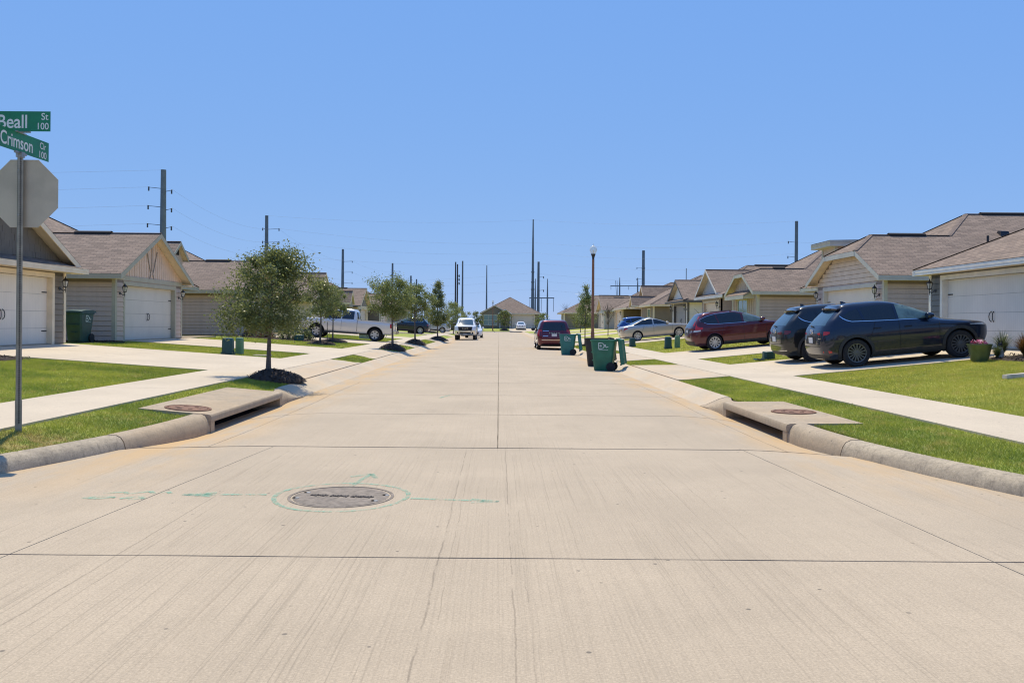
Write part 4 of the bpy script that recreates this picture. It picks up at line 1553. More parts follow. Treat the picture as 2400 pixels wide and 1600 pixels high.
def build_car(label, cat, loc, rz, spec, paint, name="parked_car", group=None, pitch=0.0, roll=0.0):
    root = thing(name, label, cat, loc, 0, group)
    root.rotation_euler = (roll, pitch, rz)
    sh = spec['shell']
    r = spec['tyre']
    xa = (spec['rear'], spec['front'])
    cut = MB()
    ar = spec.get('arch', r + .055)
    for x in xa:
        for e in (-1, 1):
            y0, y1 = sorted((e * .52, e * 1.3))
            cut.lathe([(ar, y0), (ar, y1)], 28, (x, 0, r + .01), 'y')
    cutm = cut.mesh("cut", [M_SEAM])
    body = link("body", sh.mesh(spec['zs'], [paint, M_SEAM], "body", cutm), root)
    for f in spec.get('extra', ()):
        f(root, sh, paint)
    # wheels
    ws = wheel_meshes(r, spec.get('tw', .225), spec.get('rim_r', r * .68), spec.get('spokes', 10), spec.get('rim', M_RIMS), spec.get('fat', .35), spec.get('dark_center', True))
    hwm = sh.at(.5)[2]
    for x in xa:
        for e in (-1, 1):
            w = link("wheel", None, root, (x, e * (hwm - spec.get('tw', .225) / 2 - .012), r), (0, 0, 0 if e > 0 else math.pi))
            for nm, m_ in zip(("tyre", "barrel", "rim"), ws):
                link(nm, m_, w)
    # arch trim
    if spec.get('arch_clad'):
        cm, w_ = spec['arch_clad']
        for x in xa:
            for e in (-1, 1):
                P = []
                for a in np.linspace(R(-28), R(208), 26):
                    row = []
                    for q in (ar - .004, ar + w_):
                        xx, zz = x + q * math.cos(a), max(.2, r + .01 + q * math.sin(a))
                        row.append((xx, e * (sh.y(xx, zz) + (.014 if q < ar else .010)), zz))
                    P.append(row)
                mb = MB(); mb.grid(P)
                mk("arch_trim", mb, cm, root, 180)
    if spec.get('sill'):
        cm, z0, z1 = spec['sill']
        for e in (-1, 1):
            mb = MB()
            strip_xz(mb, sh, e, [(x, z0, z1) for x in np.linspace(xa[0] + ar, xa[1] - ar, 10)], .012)
            mk("sill_trim", mb, cm, root, 180)
    for nm, lo, hi, xs, m_ in spec.get('windows', ()):
        for e in (-1, 1):
            mb = MB(); strip_xz(mb, sh if not spec.get('cab') else spec['cab'], e, fn_cols(xs, lo, hi, 18), .005, 6)
            mk(nm, mb, m_, root, 180)
    shc = spec.get('cab', sh)
    for nm, front, rowsz, m_ in spec.get('glass', ()):
        mb = MB(); end_patch(mb, shc, front, rowsz, .006, 12, 8)
        mk(nm, mb, m_, root, 180)
    for nm, front, rowsz, m_, off in spec.get('ends', ()):
        mb = MB(); end_patch(mb, sh, front, rowsz, off, 14, 5)
        mk(nm, mb, m_, root, 180)
    for nm, front, pts, m_ in spec.get('lamps', ()):
        for e in (-1, 1):
            mb = MB(); wrap_patch(mb, sh, front, e, pts)
            mk(nm, mb, m_, root, 180)
    for x0, x1, z0, z1 in spec.get('seams', ()):
        for e in (-1, 1):
            mb = MB(); n = 8; P = []
            for i in range(n + 1):
                x, z = x0 + (x1 - x0) * i / n, z0 + (z1 - z0) * i / n
                P.append([(x - .006, e * (sh.y(x, z) + .0025), z), (x + .006, e * (sh.y(x, z) + .0025), z)] if abs(z1 - z0) > abs(x1 - x0) else
                         [(x, e * (sh.y(x, z - .005) + .0025), z - .005), (x, e * (sh.y(x, z + .005) + .0025), z + .005)])
            mb.grid(P)
            mk("door_seam", mb, M_SEAM, root)
    for m_, path in spec.get('trims', ()):
        for e in (-1, 1):
            mb = MB(); P = []
            for (x, z, hgt) in path:
                P.append([(x, e * (shc.y(x, z) + .008), z), (x, e * (shc.y(x, z + hgt) + .010), z + hgt)])
            mb.grid(P)
            mk("window_trim", mb, m_, root, 180)
    for x, z in spec.get('handles', ()):
        for e in (-1, 1):
            y = sh.y(x, z)
            mb = MB(); mb.box(x - .09, x + .09, min(e * (y - .01), e * (y + .028)), max(e * (y - .01), e * (y + .028)), z - .014, z + .016)
            mk("door_handle", mb, spec.get('handle_mat', paint), root)
    for x0, z0, x1, z1 in spec.get('pillars', ()):
        for e in (-1, 1):
            P = []
            for t in np.linspace(0, 1, 7):
                x, z = x0 + (x1 - x0) * t, z0 + (z1 - z0) * t
                P.append([(x - .035, e * (sh.y(x - .035, z) + .009), z), (x + .035, e * (sh.y(x + .035, z) + .009), z)])
            mb = MB(); mb.grid(P)
            mk("door_pillar", mb, paint, root, 180)
    if spec.get('mirror'):
        x, z = spec['mirror']
        ms = spec.get('mirror_size', 1.0)
        for e in (-1, 1):
            y = shc.y(x, z)
            mb = MB(); mb.hexa([(x - .05, e * (y - .05), z - .06), (x + .05, e * (y - .05), z - .06), (x + .06, e * (y + .02), z - .02), (x - .05, e * (y + .02), z - .02)],
                               [(x - .05, e * (y - .05), z - .02), (x + .05, e * (y - .05), z - .02), (x + .06, e * (y + .02), z + .02), (x - .05, e * (y + .02), z + .02)])
            prof = [(-.07, .9), (-.05, 1.0), (.02, .95), (.10, .55)]
            P = []
            for dx, k in prof:
                P.append([(x + dx * ms, e * (y + .13 * ms + .115 * ms * k * math.cos(a)), z + .05 * ms + .085 * ms * k * math.sin(a)) for a in np.linspace(0, 2 * math.pi, 13)[:-1]])
            mb.grid(P, closed_u=True); mb.poly(P[0]); mb.poly(P[-1])
            mo = mk("mirror", mb, spec.get('mirror_mat', paint), root, 40)
    if spec.get('plate'):
        z, front, w_ = spec['plate']
        x = sh.xend(0, z, front)
        d = .012 if front else -.012
        mb = MB(); mb.box(min(x, x + d), max(x, x + d), -w_ / 2, w_ / 2, z - .075, z + .075)
        po = mk("license_plate", mb, M_PLATE, root)
    if spec.get('fin'):
        x, z = spec['fin']
        mb = MB(); mb.hexa([(x - .12, -.03, z), (x + .08, -.012, z), (x + .08, .012, z), (x - .12, .03, z)], [(x - .13, -.006, z + .09), (x - .06, -.006, z + .08), (x - .06, .006, z + .08), (x - .13, .006, z + .09)])
        mk("antenna_fin", mb, paint, root)
    return root, sh


def zlist(keys, n=3):
    ks = [k[0] for k in keys]
    out = []
    for a, b in zip(ks, ks[1:]):
        out += list(np.linspace(a, b, n, endpoint=False))
    return out + [ks[-1]]


# -- crossover -------------------------------------------------------
K_SUV = [(.22, -2.02, 1.95, .78), (.30, -2.14, 2.10, .87), (.42, -2.20, 2.19, .905), (.62, -2.235, 2.25, .918), (.76, -2.225, 2.25, .92), (.845, -2.21, 2.205, .918),
         (.90, -2.20, 2.09, .915), (.955, -2.19, 1.82, .908), (1.01, -2.175, 1.46, .898), (1.06, -2.15, 1.14, .886), (1.10, -2.13, 1.02, .872), (1.16, -2.08, .92, .850), (1.28, -1.96, .67, .80),
         (1.42, -1.80, .36, .74), (1.53, -1.68, .09, .685), (1.60, -1.66, -.12, .635), (1.645, -1.60, -.32, .57), (1.675, -1.38, -.56, .47), (1.685, -1.15, -.78, .33)]
SH_SUV = Shell(K_SUV, fl=.72, fc=.52, taper_z=1.1)


def suv_extra(emb=True, badge=True, tail_trim=True):
    def f(root, sh, paint):
        # roof spoiler above the rear window
        P = []
        for i, (dx, z0, z1) in enumerate(((-.06, 1.555, 1.59), (.18, 1.575, 1.632))):
            P.append([(-1.74 + dx + .10 * (y / .6) ** 2 + .02, y, zz - .03 * (y / .6) ** 2) for y in np.linspace(-.60, .60, 9) for zz in (z1,)])
        top = P
        low = [[(x, y, z - .035) for x, y, z in row] for row in P]
        mb = MB(); mb.grid(top); mb.grid(low); mb.grid([top[0], low[0]]); mb.grid([top[1], low[1]])
        mb.grid([[r_[0] for r_ in top], [r_[0] for r_ in low]]); mb.grid([[r_[-1] for r_ in top], [r_[-1] for r_ in low]])
        mk("spoiler", mb, paint, root, 40)
        mb = MB(); x = sh.xend(0, 1.12, False) - .02
        mb.tube([(x, 0, 1.115), (x - .03, .05, 1.13), (sh.xend(.36, 1.2, False) - .02, .36, 1.16)], [.022, .018, .008], 6)
        mk("wiper", mb, M_CLAD, root)
        if emb:
            x = sh.xend(0, .99, False) - .012
            mb = MB()
            ringp = [(x - .002 * math.sin(a), .085 * math.cos(a), .985 + .065 * math.sin(a)) for a in np.linspace(0, 2 * math.pi, 25)]
            mb.tube(ringp, .0085, 6)
            mb.tube([(x, -.066, .985 + .035), (x, -.03, .985 + .012), (x, 0, .985 - .022), (x, .03, .985 + .012), (x, .066, .985 + .035)], .0075, 6)
            mk("emblem", mb, M_CHROME, root)
        if badge:
            y0 = .56
            mb = MB()
            for k in range(3):
                y = y0 - .03 + k * .045
                xx = sh.xend(y, .80, False) - .008
                mb.box(xx, xx + .006, -y - .017, -y + .017, .79, .81)
            mk("badge", mb, M_CHROME, root)
    return f


SPEC_SUV = dict(
    shell=SH_SUV, zs=zlist(K_SUV, 3), tyre=.365, rear=-1.36, front=1.34, spokes=15, rim=M_RIMD, fat=.17, rim_r=.245, arch=.405,
    arch_clad=(M_CLAD, .075), sill=(M_CLAD, .22, .36),
    windows=[("side_window", [(-1.60, 1.30), (-1.40, 1.205), (-.62, 1.165), (.0, 1.145)], [(-1.60, 1.335), (-1.45, 1.45), (-1.1, 1.54), (-.7, 1.572), (-.15, 1.56)], (-1.58, -.26), M_TINT),
             ("side_window", [(-.22, 1.15), (.85, 1.11)], [(-.22, 1.565), (.04, 1.51), (.34, 1.375), (.63, 1.225), (.82, 1.125)], (-.20, .80), M_CLEAR)],
    glass=[("rear_window", False, [(1.14, -.66, .66), (1.30, -.60, .60), (1.52, -.50, .50)], M_SCREEN), ("windscreen", True, [(1.12, -.70, .70), (1.30, -.64, .64), (1.53, -.54, .54)], M_SCREEN)],
    ends=[("bumper_trim", False, [(.24, -.70, .70), (.36, -.78, .78)], M_CLAD, .012), ("plate_recess", False, [(.66, -.34, .34), (.88, -.36, .36)], M_SEAM, .004),
          ("tailgate_seam", False, [(.585, -.62, .62), (.60, -.62, .62)], M_SEAM, .004), ("grille", True, [(.50, -.50, .50), (.80, -.55, .55)], M_SEAM, .01), ("bumper_trim", True, [(.24, -.72, .72), (.36, -.76, .76)], M_CLAD, .012)],
    lamps=[("taillight", False, [(.48, .925, .945), (.62, .90, .965), (.85, .885, .985), (1.05, .90, .985), (1.15, .93, .975)], M_RED),
           ("reflector", False, [(.78, .415, .47), (1.0, .40, .475), (1.2, .42, .465)], M_RED),
           ("headlight", True, [(.62, .80, .83), (.9, .81, .85), (1.15, .828, .865), (1.4, .85, .872)], M_LAMPW)],
    seams=[(-1.02, -.80, .62, 1.15), (-.80, -.62, .36, .62), (-.22, -.2, .36, 1.13), (.80, .84, .40, 1.06)],
    trims=[(M_CHROME, [(-1.68, 1.35, .03), (-1.62, 1.285, .03), (-1.52, 1.225, .025), (-1.40, 1.188, .016), (-.6, 1.148, .014), (.2, 1.118, .014), (.80, 1.098, .012)])],
    handles=[(-.78, .97), (.02, .95)], pillars=[(-.22, 1.15, -.24, 1.55), (-1.08, 1.19, -1.16, 1.53)], mirror=(.56, 1.13), plate=(.76, False, .305), fin=(-1.22, 1.655), extra=[suv_extra()])

P_NAVY = paint_mat("navy_paint", (.010, .016, .034), .3)
P_BLACK = paint_mat("black_paint", (.012, .014, .016), .3)
P_MAROON = paint_mat("maroon_paint", (.085, .014, .020), .45)
P_SILVER = paint_mat("silver_paint", (.44, .41, .355), .65, .36)
P_WHITE = paint_mat("white_paint", (.74, .76, .79), .0)
P_PEARL = paint_mat("pearl_paint", (.55, .60, .68), .3)
P_RED = paint_mat("dark_red_paint", (.105, .010, .022), .4)
P_BLUE = paint_mat("blue_paint", (.012, .055, .20), .4)
P_DKBLUE = paint_mat("dark_blue_paint", (.012, .02, .03), .3)
P_PICK = paint_mat("silver_white_paint", (.70, .675, .63), .3)


def gpos(x, y):
    s = -1 if x < 0 else 1
    return gz(s, abs(x), y) + .021


def slope_rot(x0, x1, y):
    return math.atan2(gpos(x1, y) - gpos(x0, y), abs(x1 - x0))


# navy crossover nearest the camera, nose to the garage
def place_nose_in(label, cat, x, y, spec, paint, yaw=0.0, name="parked_car", **kw):
    """side = sign(x): nose pointing away from the street"""
    s = 1 if x > 0 else -1
    rz = (0 if s > 0 else math.pi) + yaw
    xr_, xf_ = x + s * spec['rear'], x + s * spec['front']
    zr_, zf_ = gpos(xr_, y), gpos(xf_, y)
    pitch = -math.atan2(zf_ - zr_, spec['front'] - spec['rear'])
    z = zr_ + (zf_ - zr_) * (-spec['rear']) / (spec['front'] - spec['rear'])
    return build_car(label, cat, (x, y, z), rz, spec, paint, name, pitch=pitch, **kw)


place_nose_in("navy blue sport utility car with tinted windows and dark wheels, nearest on the right", "car", 10.82, 23.25, SPEC_SUV, P_NAVY, R(-1.5))
S2 = dict(SPEC_SUV)
S2['lamps'] = [("taillight", False, [(.30, .90, .93), (.62, .885, .98), (.85, .875, 1.0), (1.05, .88, .99), (1.2, .92, .98)], M_REDD)] + SPEC_SUV['lamps'][2:]
S2['plate'] = (.74, False, .305)
S2['ends'] = [("bumper_trim", False, [(.24, -.70, .70), (.40, -.78, .78)], M_CLAD, .012), ("bumper_chrome", False, [(.385, -.74, .74), (.405, -.75, .75)], M_CHROME, .016)] + SPEC_SUV['ends'][2:]
S2['extra'] = [suv_extra(True, False)]
place_nose_in("black sport utility car partly hidden behind the navy one", "car", 10.78, 26.25, S2, P_BLACK, R(-1))

# -- maroon crossover ------------------------------------------------
K_CRV = [(.22, -2.0, 2.0, .78), (.30, -2.14, 2.12, .87), (.42, -2.21, 2.20, .895), (.62, -2.24, 2.24, .91), (.80, -2.22, 2.25, .91), (.92, -2.19, 2.20, .905),
         (.99, -2.18, 2.02, .90), (1.04, -2.17, 1.62, .885), (1.08, -2.15, 1.28, .87), (1.13, -2.12, 1.12, .85), (1.20, -2.06, .96, .825), (1.34, -1.95, .66, .77),
         (1.46, -1.84, .36, .715), (1.545, -1.77, .08, .665), (1.60, -1.70, -.12, .61), (1.635, -1.52, -.32, .53), (1.652, -1.25, -.55, .40), (1.656, -1.05, -.75, .3)]
SH_CRV = Shell(K_CRV, taper_z=1.12)


def crv_extra(root, sh, paint):
    mb = MB(); mb.tube([(-1.55, .25, 1.625), (-1.75, .25, 1.86)], [.008, .004], 5)
    mk("aerial", mb, M_CLAD, root)
    for e in (-1, 1):
        mb = MB(); mb.tube([(-1.35, e * .54, 1.615), (-1.25, e * .55, 1.645), (-.45, e * .55, 1.645), (-.35, e * .55, 1.61)], .014, 6)
        mk("roof_rail", mb, paint, root)


SPEC_CRV = dict(
    shell=SH_CRV, zs=zlist(K_CRV, 3), tyre=.345, rear=-1.27, front=1.35, spokes=10, rim=M_RIMS, fat=.26, rim_r=.235, arch=.385,
    arch_clad=(paint_mat("maroon_paint", ()), .018), sill=(M_CLAD, .22, .37),
    windows=[("side_window", [(-1.80, 1.28), (-1.5, 1.165), (-1.0, 1.13), (.0, 1.11)], [(-1.80, 1.36), (-1.5, 1.48), (-1.1, 1.55), (-.5, 1.572), (.0, 1.55)], (-1.78, -.02), M_TINT),
             ("side_window", [(.04, 1.11), (1.0, 1.10)], [(.04, 1.545), (.3, 1.44), (.7, 1.25), (.96, 1.12), (1.0, 1.115)], (.06, .96), M_CLEAR)],
    glass=[("rear_window", False, [(1.08, -.70, .70), (1.30, -.62, .62), (1.53, -.52, .52)], M_SCREEN), ("windscreen", True, [(1.15, -.70, .70), (1.30, -.64, .64), (1.54, -.54, .54)], M_SCREEN)],
    ends=[("bumper_trim", False, [(.24, -.70, .70), (.44, -.84, .84)], M_CLAD, .012), ("plate_recess", False, [(.80, -.34, .34), (.93, -.36, .36)], M_SEAM, .004), ("bumper_chrome", False, [(.945, -.42, .42), (.975, -.42, .42)], M_CHROME, .014),
          ("grille", True, [(.62, -.50, .50), (.84, -.55, .55)], M_SEAM, .01), ("bumper_trim", True, [(.24, -.72, .72), (.36, -.76, .76)], M_CLAD, .012)],
    lamps=[("taillight", False, [(.72, .95, 1.50), (.84, .94, 1.52), (.98, .93, 1.22), (1.12, .925, 1.10), (1.3, .93, 1.05), (1.5, .95, 1.03)], M_RED),
           ("reverse_light", False, [(.70, .86, .935), (.9, .85, .925), (1.15, .85, .92), (1.4, .87, .925)], M_LAMPW),
           ("headlight", True, [(.55, .82, .88), (.9, .80, .92), (1.2, .84, .96), (1.5, .90, .98), (1.7, .95, .985)], M_LAMPW)],
    seams=[(-.95, -.80, .62, 1.12), (.0, .02, .36, 1.10), (.95, 1.0, .40, 1.08)],
    trims=[(M_CHROME, [(-1.82, 1.30, .012), (-1.5, 1.152, .012), (-1.0, 1.118, .012), (0, 1.098, .012), (1.0, 1.088, .012)]),
           (M_CHROME, [(-1.82, 1.36, .012), (-1.5, 1.484, .012), (-1.1, 1.555, .012), (-.5, 1.576, .012), (.0, 1.553, .012), (.3, 1.445, .012), (.7, 1.256, .012), (1.0, 1.11, .012)])],
    handles=[(-.62, .96), (.2, .95)], pillars=[(.01, 1.12, -.02, 1.54), (-1.02, 1.14, -1.12, 1.53)], mirror=(.84, 1.13), plate=(.865, False, .305), extra=[crv_extra])
place_nose_in("maroon crossover car with silver wheels parked in the second drive on the right", "car", 10.55, 37.45, SPEC_CRV, P_MAROON, R(1.0))

# -- silver saloon ---------------------------------------------------
K_SED = [(.19, -2.05, 2.1, .78), (.28, -2.28, 2.30, .86), (.42, -2.37, 2.38, .895), (.58, -2.395, 2.40, .91), (.70, -2.40, 2.385, .91), (.80, -2.395, 2.30, .908),
         (.87, -2.385, 2.06, .90), (.93, -2.36, 1.55, .885), (.97, -2.32, 1.18, .865), (1.01, -2.22, 1.0, .845), (1.045, -1.84, .90, .825), (1.09, -1.66, .78, .80),
         (1.18, -1.42, .56, .755), (1.28, -1.14, .30, .70), (1.36, -.90, .06, .645), (1.42, -.66, -.14, .58), (1.455, -.46, -.26, .47), (1.468, -.40, -.33, .3)]
SH_SED = Shell(K_SED, taper_z=1.0)
SPEC_SED = dict(
    shell=SH_SED, zs=zlist(K_SED, 3), tyre=.325, rear=-1.32, front=1.46, spokes=10, rim=M_RIMS, fat=.30, rim_r=.235, arch=.365, dark_center=True,
    windows=[("side_window", [(-1.55, 1.06), (-1.2, 1.035), (-.2, 1.01)], [(-1.55, 1.075), (-1.2, 1.21), (-.85, 1.345), (-.55, 1.385), (-.2, 1.375)], (-1.52, -.24), M_TINT),
             ("side_window", [(-.18, 1.01), (.88, .985)], [(-.18, 1.375), (.1, 1.30), (.5, 1.15), (.86, 1.0), (.9, .99)], (-.16, .84), M_TINT)],
    glass=[("rear_window", False, [(1.06, -.62, .62), (1.2, -.56, .56), (1.36, -.46, .46)], M_SCREEN), ("windscreen", True, [(1.03, -.68, .68), (1.2, -.62, .62), (1.37, -.5, .5)], M_SCREEN)],
    ends=[("bumper_trim", False, [(.20, -.68, .68), (.28, -.74, .74)], M_CLAD, .012), ("plate_recess", False, [(.66, -.3, .3), (.80, -.3, .3)], M_SEAM, .004),
          ("grille", True, [(.36, -.5, .5), (.62, -.55, .55)], M_SEAM, .01)],
    lamps=[("taillight", False, [(.58, .74, .86), (.8, .73, .89), (1.0, .74, .91), (1.3, .80, .915), (1.5, .86, .91)], M_RED),
           ("headlight", True, [(.62, .64, .74), (.9, .64, .78), (1.2, .68, .83), (1.5, .76, .86), (1.66, .82, .865)], M_LAMPW)],
    seams=[(-.98, -.82, .62, 1.0), (-.22, -.2, .32, 1.0), (1.0, 1.05, .36, .94)],
    trims=[(M_CHROME, [(-1.55, 1.05, .012), (-1.2, 1.025, .012), (0, .998, .012), (.95, .975, .012)])],
    handles=[(-.72, .86), (.05, .85)], mirror=(.72, 1.0), plate=(.73, False, .305))
place_nose_in("silver beige sedan with tinted windows behind the street lamp and green bins", "car", 10.55, 57.6, SPEC_SED, P_SILVER, R(2))

# small blue hatchback behind it
S3 = dict(SPEC_SUV); S3['rim'] = M_RIMS; S3['extra'] = [suv_extra(False, False)]
b_, _ = place_nose_in("blue hatchback whose roof shows above the silver sedan", "car", 11.3, 66.4, S3, P_BLUE)
b_.scale = (.9, .95, .93)

def to_mesh(cu, name):
    o = bpy.data.objects.new(name, cu)
    COL.objects.link(o)
    dg = bpy.context.evaluated_depsgraph_get()
    me = bpy.data.meshes.new_from_object(o.evaluated_get(dg))
    bpy.data.objects.remove(o)
    me.name = name
    return me


def glyph(name, ch, size, m, parent, loc, rot):
    cu = bpy.data.curves.new(name, 'FONT'); cu.body = ch; cu.size = size; cu.extrude = .008; cu.align_x = 'CENTER'; cu.offset = .004
    cu.materials.append(m)
    return link(name, to_mesh(cu, name), parent, loc, rot)


# -- minivan ---------------------------------------------------------
K_VAN = [(.20, -2.3, 2.3, .82), (.30, -2.47, 2.46, .93), (.45, -2.54, 2.54, .975), (.65, -2.57, 2.57, .995), (.85, -2.55, 2.57, .998), (.95, -2.52, 2.48, .99), (1.02, -2.50, 2.2, .975),
         (1.08, -2.48, 1.85, .955), (1.16, -2.45, 1.65, .925), (1.30, -2.41, 1.36, .875), (1.45, -2.36, 1.05, .825), (1.58, -2.30, .72, .775), (1.66, -2.24, .46, .72), (1.715, -2.1, .2, .63), (1.745, -1.8, -.2, .5), (1.75, -1.6, -.5, .4)]
SH_VAN = Shell(K_VAN, taper_z=1.1, rl_top=.2)


def van_extra(root, sh, paint):
    word = "DODGE"
    for k, ch in enumerate(word):
        y = (2 - k) * .135
        glyph("tailgate_letter", ch, .105, M_CHROME, root, (sh.xend(y, .98, False) - .008, y, .945), (R(90), 0, R(-90)))
    mb = MB(); end_patch(mb, sh, False, [(.555, -.72, .72), (.585, -.74, .74)], .016)
    mk("bumper_chrome", mb, M_CHROME, root)
    for z, a, b in ((1.09, .32, .66), (.80, .36, .66)):
        mb = MB(); end_patch(mb, sh, False, [(z, a, b), (z + .03, a, b)], .01)
        mk("badge", mb, M_CHROME, root)


SPEC_VAN = dict(
    shell=SH_VAN, zs=zlist(K_VAN, 3), tyre=.34, rear=-1.55, front=1.53, spokes=5, rim=M_RIMS, fat=.5, rim_r=.22, arch=.38,
    windows=[("side_window", [(-2.1, 1.14), (1.0, 1.10)], [(-2.1, 1.56), (-1, 1.58), (.6, 1.56)], (-2.1, .55), M_TINT), ("side_window", [(.6, 1.10), (1.5, 1.1)], [(.6, 1.56), (1.0, 1.40), (1.45, 1.15)], (.62, 1.42), M_CLEAR)],
    glass=[("rear_window", False, [(1.13, -.80, .80), (1.3, -.76, .76), (1.58, -.68, .68)], M_TINT), ("windscreen", True, [(1.18, -.76, .76), (1.6, -.62, .62)], M_SCREEN)],
    ends=[("bumper_trim", False, [(.21, -.72, .72), (.34, -.84, .84)], M_SEAM, .012)],
    lamps=[("taillight", False, [(.80, .80, 1.16), (.95, .79, 1.17), (1.15, .80, 1.17), (1.4, .84, 1.15)], M_RED), ("headlight", True, [(.62, .78, .88), (1.0, .78, .95), (1.4, .84, .98)], M_LAMPW)],
    seams=[(-.9, -.9, .4, 1.1), (.5, .5, .4, 1.1)], handles=[(-.7, .95)], mirror=(1.25, 1.12), mirror_mat=M_CLAD, mirror_size=1.15, plate=(.86, False, .305), extra=[van_extra])
build_car("dark red minivan parked at the right kerb, seen from behind", "minivan", (3.22, 51.9, -.005), R(90), SPEC_VAN, P_RED)

# -- pickups ---------------------------------------------------------
def pickup_spec(L=5.9, cabx=(-.62, 1.42), wb=(-1.75, 1.9), hw=1.0, zb=1.18, zr=1.93, hood=1.24, rim=M_RIMS, tyre=.40):
    h = L / 2
    K1 = [(.44, -h + .18, h - .25, hw * .90), (.52, -h + .06, h - .06, hw * .96), (.66, -h, h, hw * .985), (.85, -h, h, hw), (1.0, -h, h - .01, hw), (zb - .05, -h + .01, h - .06, hw * .985), (zb + .01, -h + .02, h - .22, hw * .965), (zb + .045, -h + .04, h - .5, hw * .94)]
    sh = Shell(K1, rl=.12, rc=.12, fl=.45, fc=.42, bow=.03)
    K2 = [(zb - .02, cabx[0], cabx[1] + .38, hw * .95), (zb + .10, cabx[0], cabx[1] + .2, hw * .92), (zb + .30, cabx[0] + .02, cabx[1] - .12, hw * .86), (zb + .5, cabx[0] + .06, cabx[1] - .46, hw * .80),
          (zr - .14, cabx[0] + .10, cabx[1] - .66, hw * .755), (zr - .06, cabx[0] + .17, cabx[1] - .82, hw * .70), (zr - .015, cabx[0] + .4, cabx[1] - 1.05, hw * .58), (zr, cabx[0] + .6, cabx[1] - 1.2, hw * .45)]
    cab = Shell(K2, rl=.16, rc=.2, fl=.22, fc=.3, bow=.05)

    def extra(root, sh_, paint):
        cm = cab.mesh(zlist(K2, 3), [paint], "cab")
        link("cab", cm, root)
        # bed: inner tub seen from above and rails
        mb = MB(); mb.box(-h + .10, cabx[0] - .10, -hw * .82, hw * .82, zb + .046, zb + .05)
        mk("bed_floor", mb, M_CLAD, root)
        for e in (-1, 1):
            mb = MB(); mb.box(-h + .05, cabx[0] - .03, min(e * hw * .83, e * hw * .97), max(e * hw * .83, e * hw * .97), zb + .03, zb + .085)
            mk("bed_rail", mb, paint, root)
        mb = MB(); mb.box(-h + .03, -h + .09, -hw * .9, hw * .9, zb + .03, zb + .085)
        mk("tailgate_lip", mb, paint, root)
        mb = MB(); mb.box(-h - .12, -h + .05, -hw * .93, hw * .93, .52, .70)
        mk("rear_bumper", mb, M_CHROME, root)
        mb = MB(); mb.box(cabx[0] - .035, cabx[0] - .015, -hw - .004, hw + .004, .55, zb + .03)
        mk("cab_gap", mb, M_SEAM, root)
        for e in (-1, 1):
            mb = MB(); mb.box(-.75, 1.35, min(e * hw * .80, e * hw * .98), max(e * hw * .80, e * hw * .98), .36, .44)
            mk("running_board", mb, M_CLAD, root)
        mb = MB(); mb.box(wb[0] - .2, wb[1] + .3, -.42, .42, .36, .56)
        mk("chassis", mb, M_SEAM, root)
    c0, c1 = cabx
    return dict(shell=sh, cab=cab, zs=zlist(K1, 3), tyre=tyre, tw=.27, rear=wb[0], front=wb[1], spokes=6, rim=rim, fat=.55, rim_r=tyre * .62, arch=tyre + .075,
                windows=[("side_window", [(c0 + .2, zb + .10), (c0 + .95, zb + .08)], [(c0 + .2, zr - .17), (c0 + .95, zr - .145)], (c0 + .2, c0 + .93), M_TINT),
                         ("side_window", [(c0 + .98, zb + .08), (c1 + .1, zb + .06)], [(c0 + .98, zr - .145), (c1 - .72, zr - .16), (c1 - .3, zb + .38), (c1 + .05, zb + .12)], (c0 + 1.0, c1 + .03), M_TINT)],
                glass=[("windscreen", True, [(zb + .08, -hw * .80, hw * .80), (zr - .16, -hw * .64, hw * .64)], M_SCREEN), ("rear_window", False, [(zb + .14, -.6, .6), (zr - .2, -.55, .55)], M_TINT)],
                lamps=[("headlight", True, [(.66, zb - .22, zb - .05), (.9, zb - .22, zb - .04), (1.2, zb - .20, zb - .05), (1.45, zb - .16, zb - .06)], M_LAMPW),
                       ("taillight", False, [(.96, .86, zb - .02), (1.1, .86, zb - .02), (1.5, .86, zb - .02), (1.62, .88, zb - .04)], M_RED)],
                seams=[(c0 + .95, c0 + .95, .58, zb), (c1 + .06, c1 + .1, .58, zb)], handles=[(c0 + .8, zb - .12), (c0 + 1.75, zb - .12)], mirror=(c1 - .02, zb + .14), mirror_size=1.35, mirror_mat=M_CLAD,
                arch_clad=(M_CLAD, .03), extra=[extra])


SP = pickup_spec(5.9, (-.66, 1.40), (-1.80, 1.80), .98, 1.16, 1.90)
SP['mirror_mat'] = P_PICK
place_nose_in("silver white crew cab pickup truck parked across the drive behind the street trees", "pickup truck", -9.45, 53.4, SP, P_PICK, 0, "pickup_truck")

SR = pickup_spec(6.0, (-.75, 1.30), (-1.85, 1.95), 1.01, 1.26, 2.02, tyre=.43)


def ram_front(root, sh, paint):
    for nm, rz_, m_, off in (("grille", [(.86, -.58, .58), (1.21, -.64, .64)], M_SEAM, .022), ("bumper", [(.50, -.86, .86), (.86, -.88, .88)], M_CHROME, .03), ("lower_grille", [(.60, -.50, .50), (.72, -.52, .52)], M_SEAM, .045)):
        mb = MB(); end_patch(mb, sh, True, rz_, off); mk(nm, mb, m_, root, 180)
    for k, ch in enumerate("RAM"):
        y = (k - 1) * .2
        glyph("grille_letter", ch, .17, M_CHROME, root, (sh.xend(y, 1.05, True) + .03, y, .985), (R(90), 0, R(90)))
    for e in (-1, 1):
        mb = MB(); mb.lathe([(0, .02), (.075, .02), (.08, 0)], 12, (sh.xend(.66, .66, True) + .03, e * .66, .66), 'x')
        mk("fog_light", mb, M_SEAM, root)


SR['extra'] = SR['extra'] + [ram_front]
SR['plate'] = (.56, True, .305)
SR['mirror_mat'] = M_CLAD
build_car("white pickup truck facing the camera at the left kerb", "pickup truck", (-3.0, 79.2, -.01), R(-90), SR, P_WHITE, "pickup_truck")

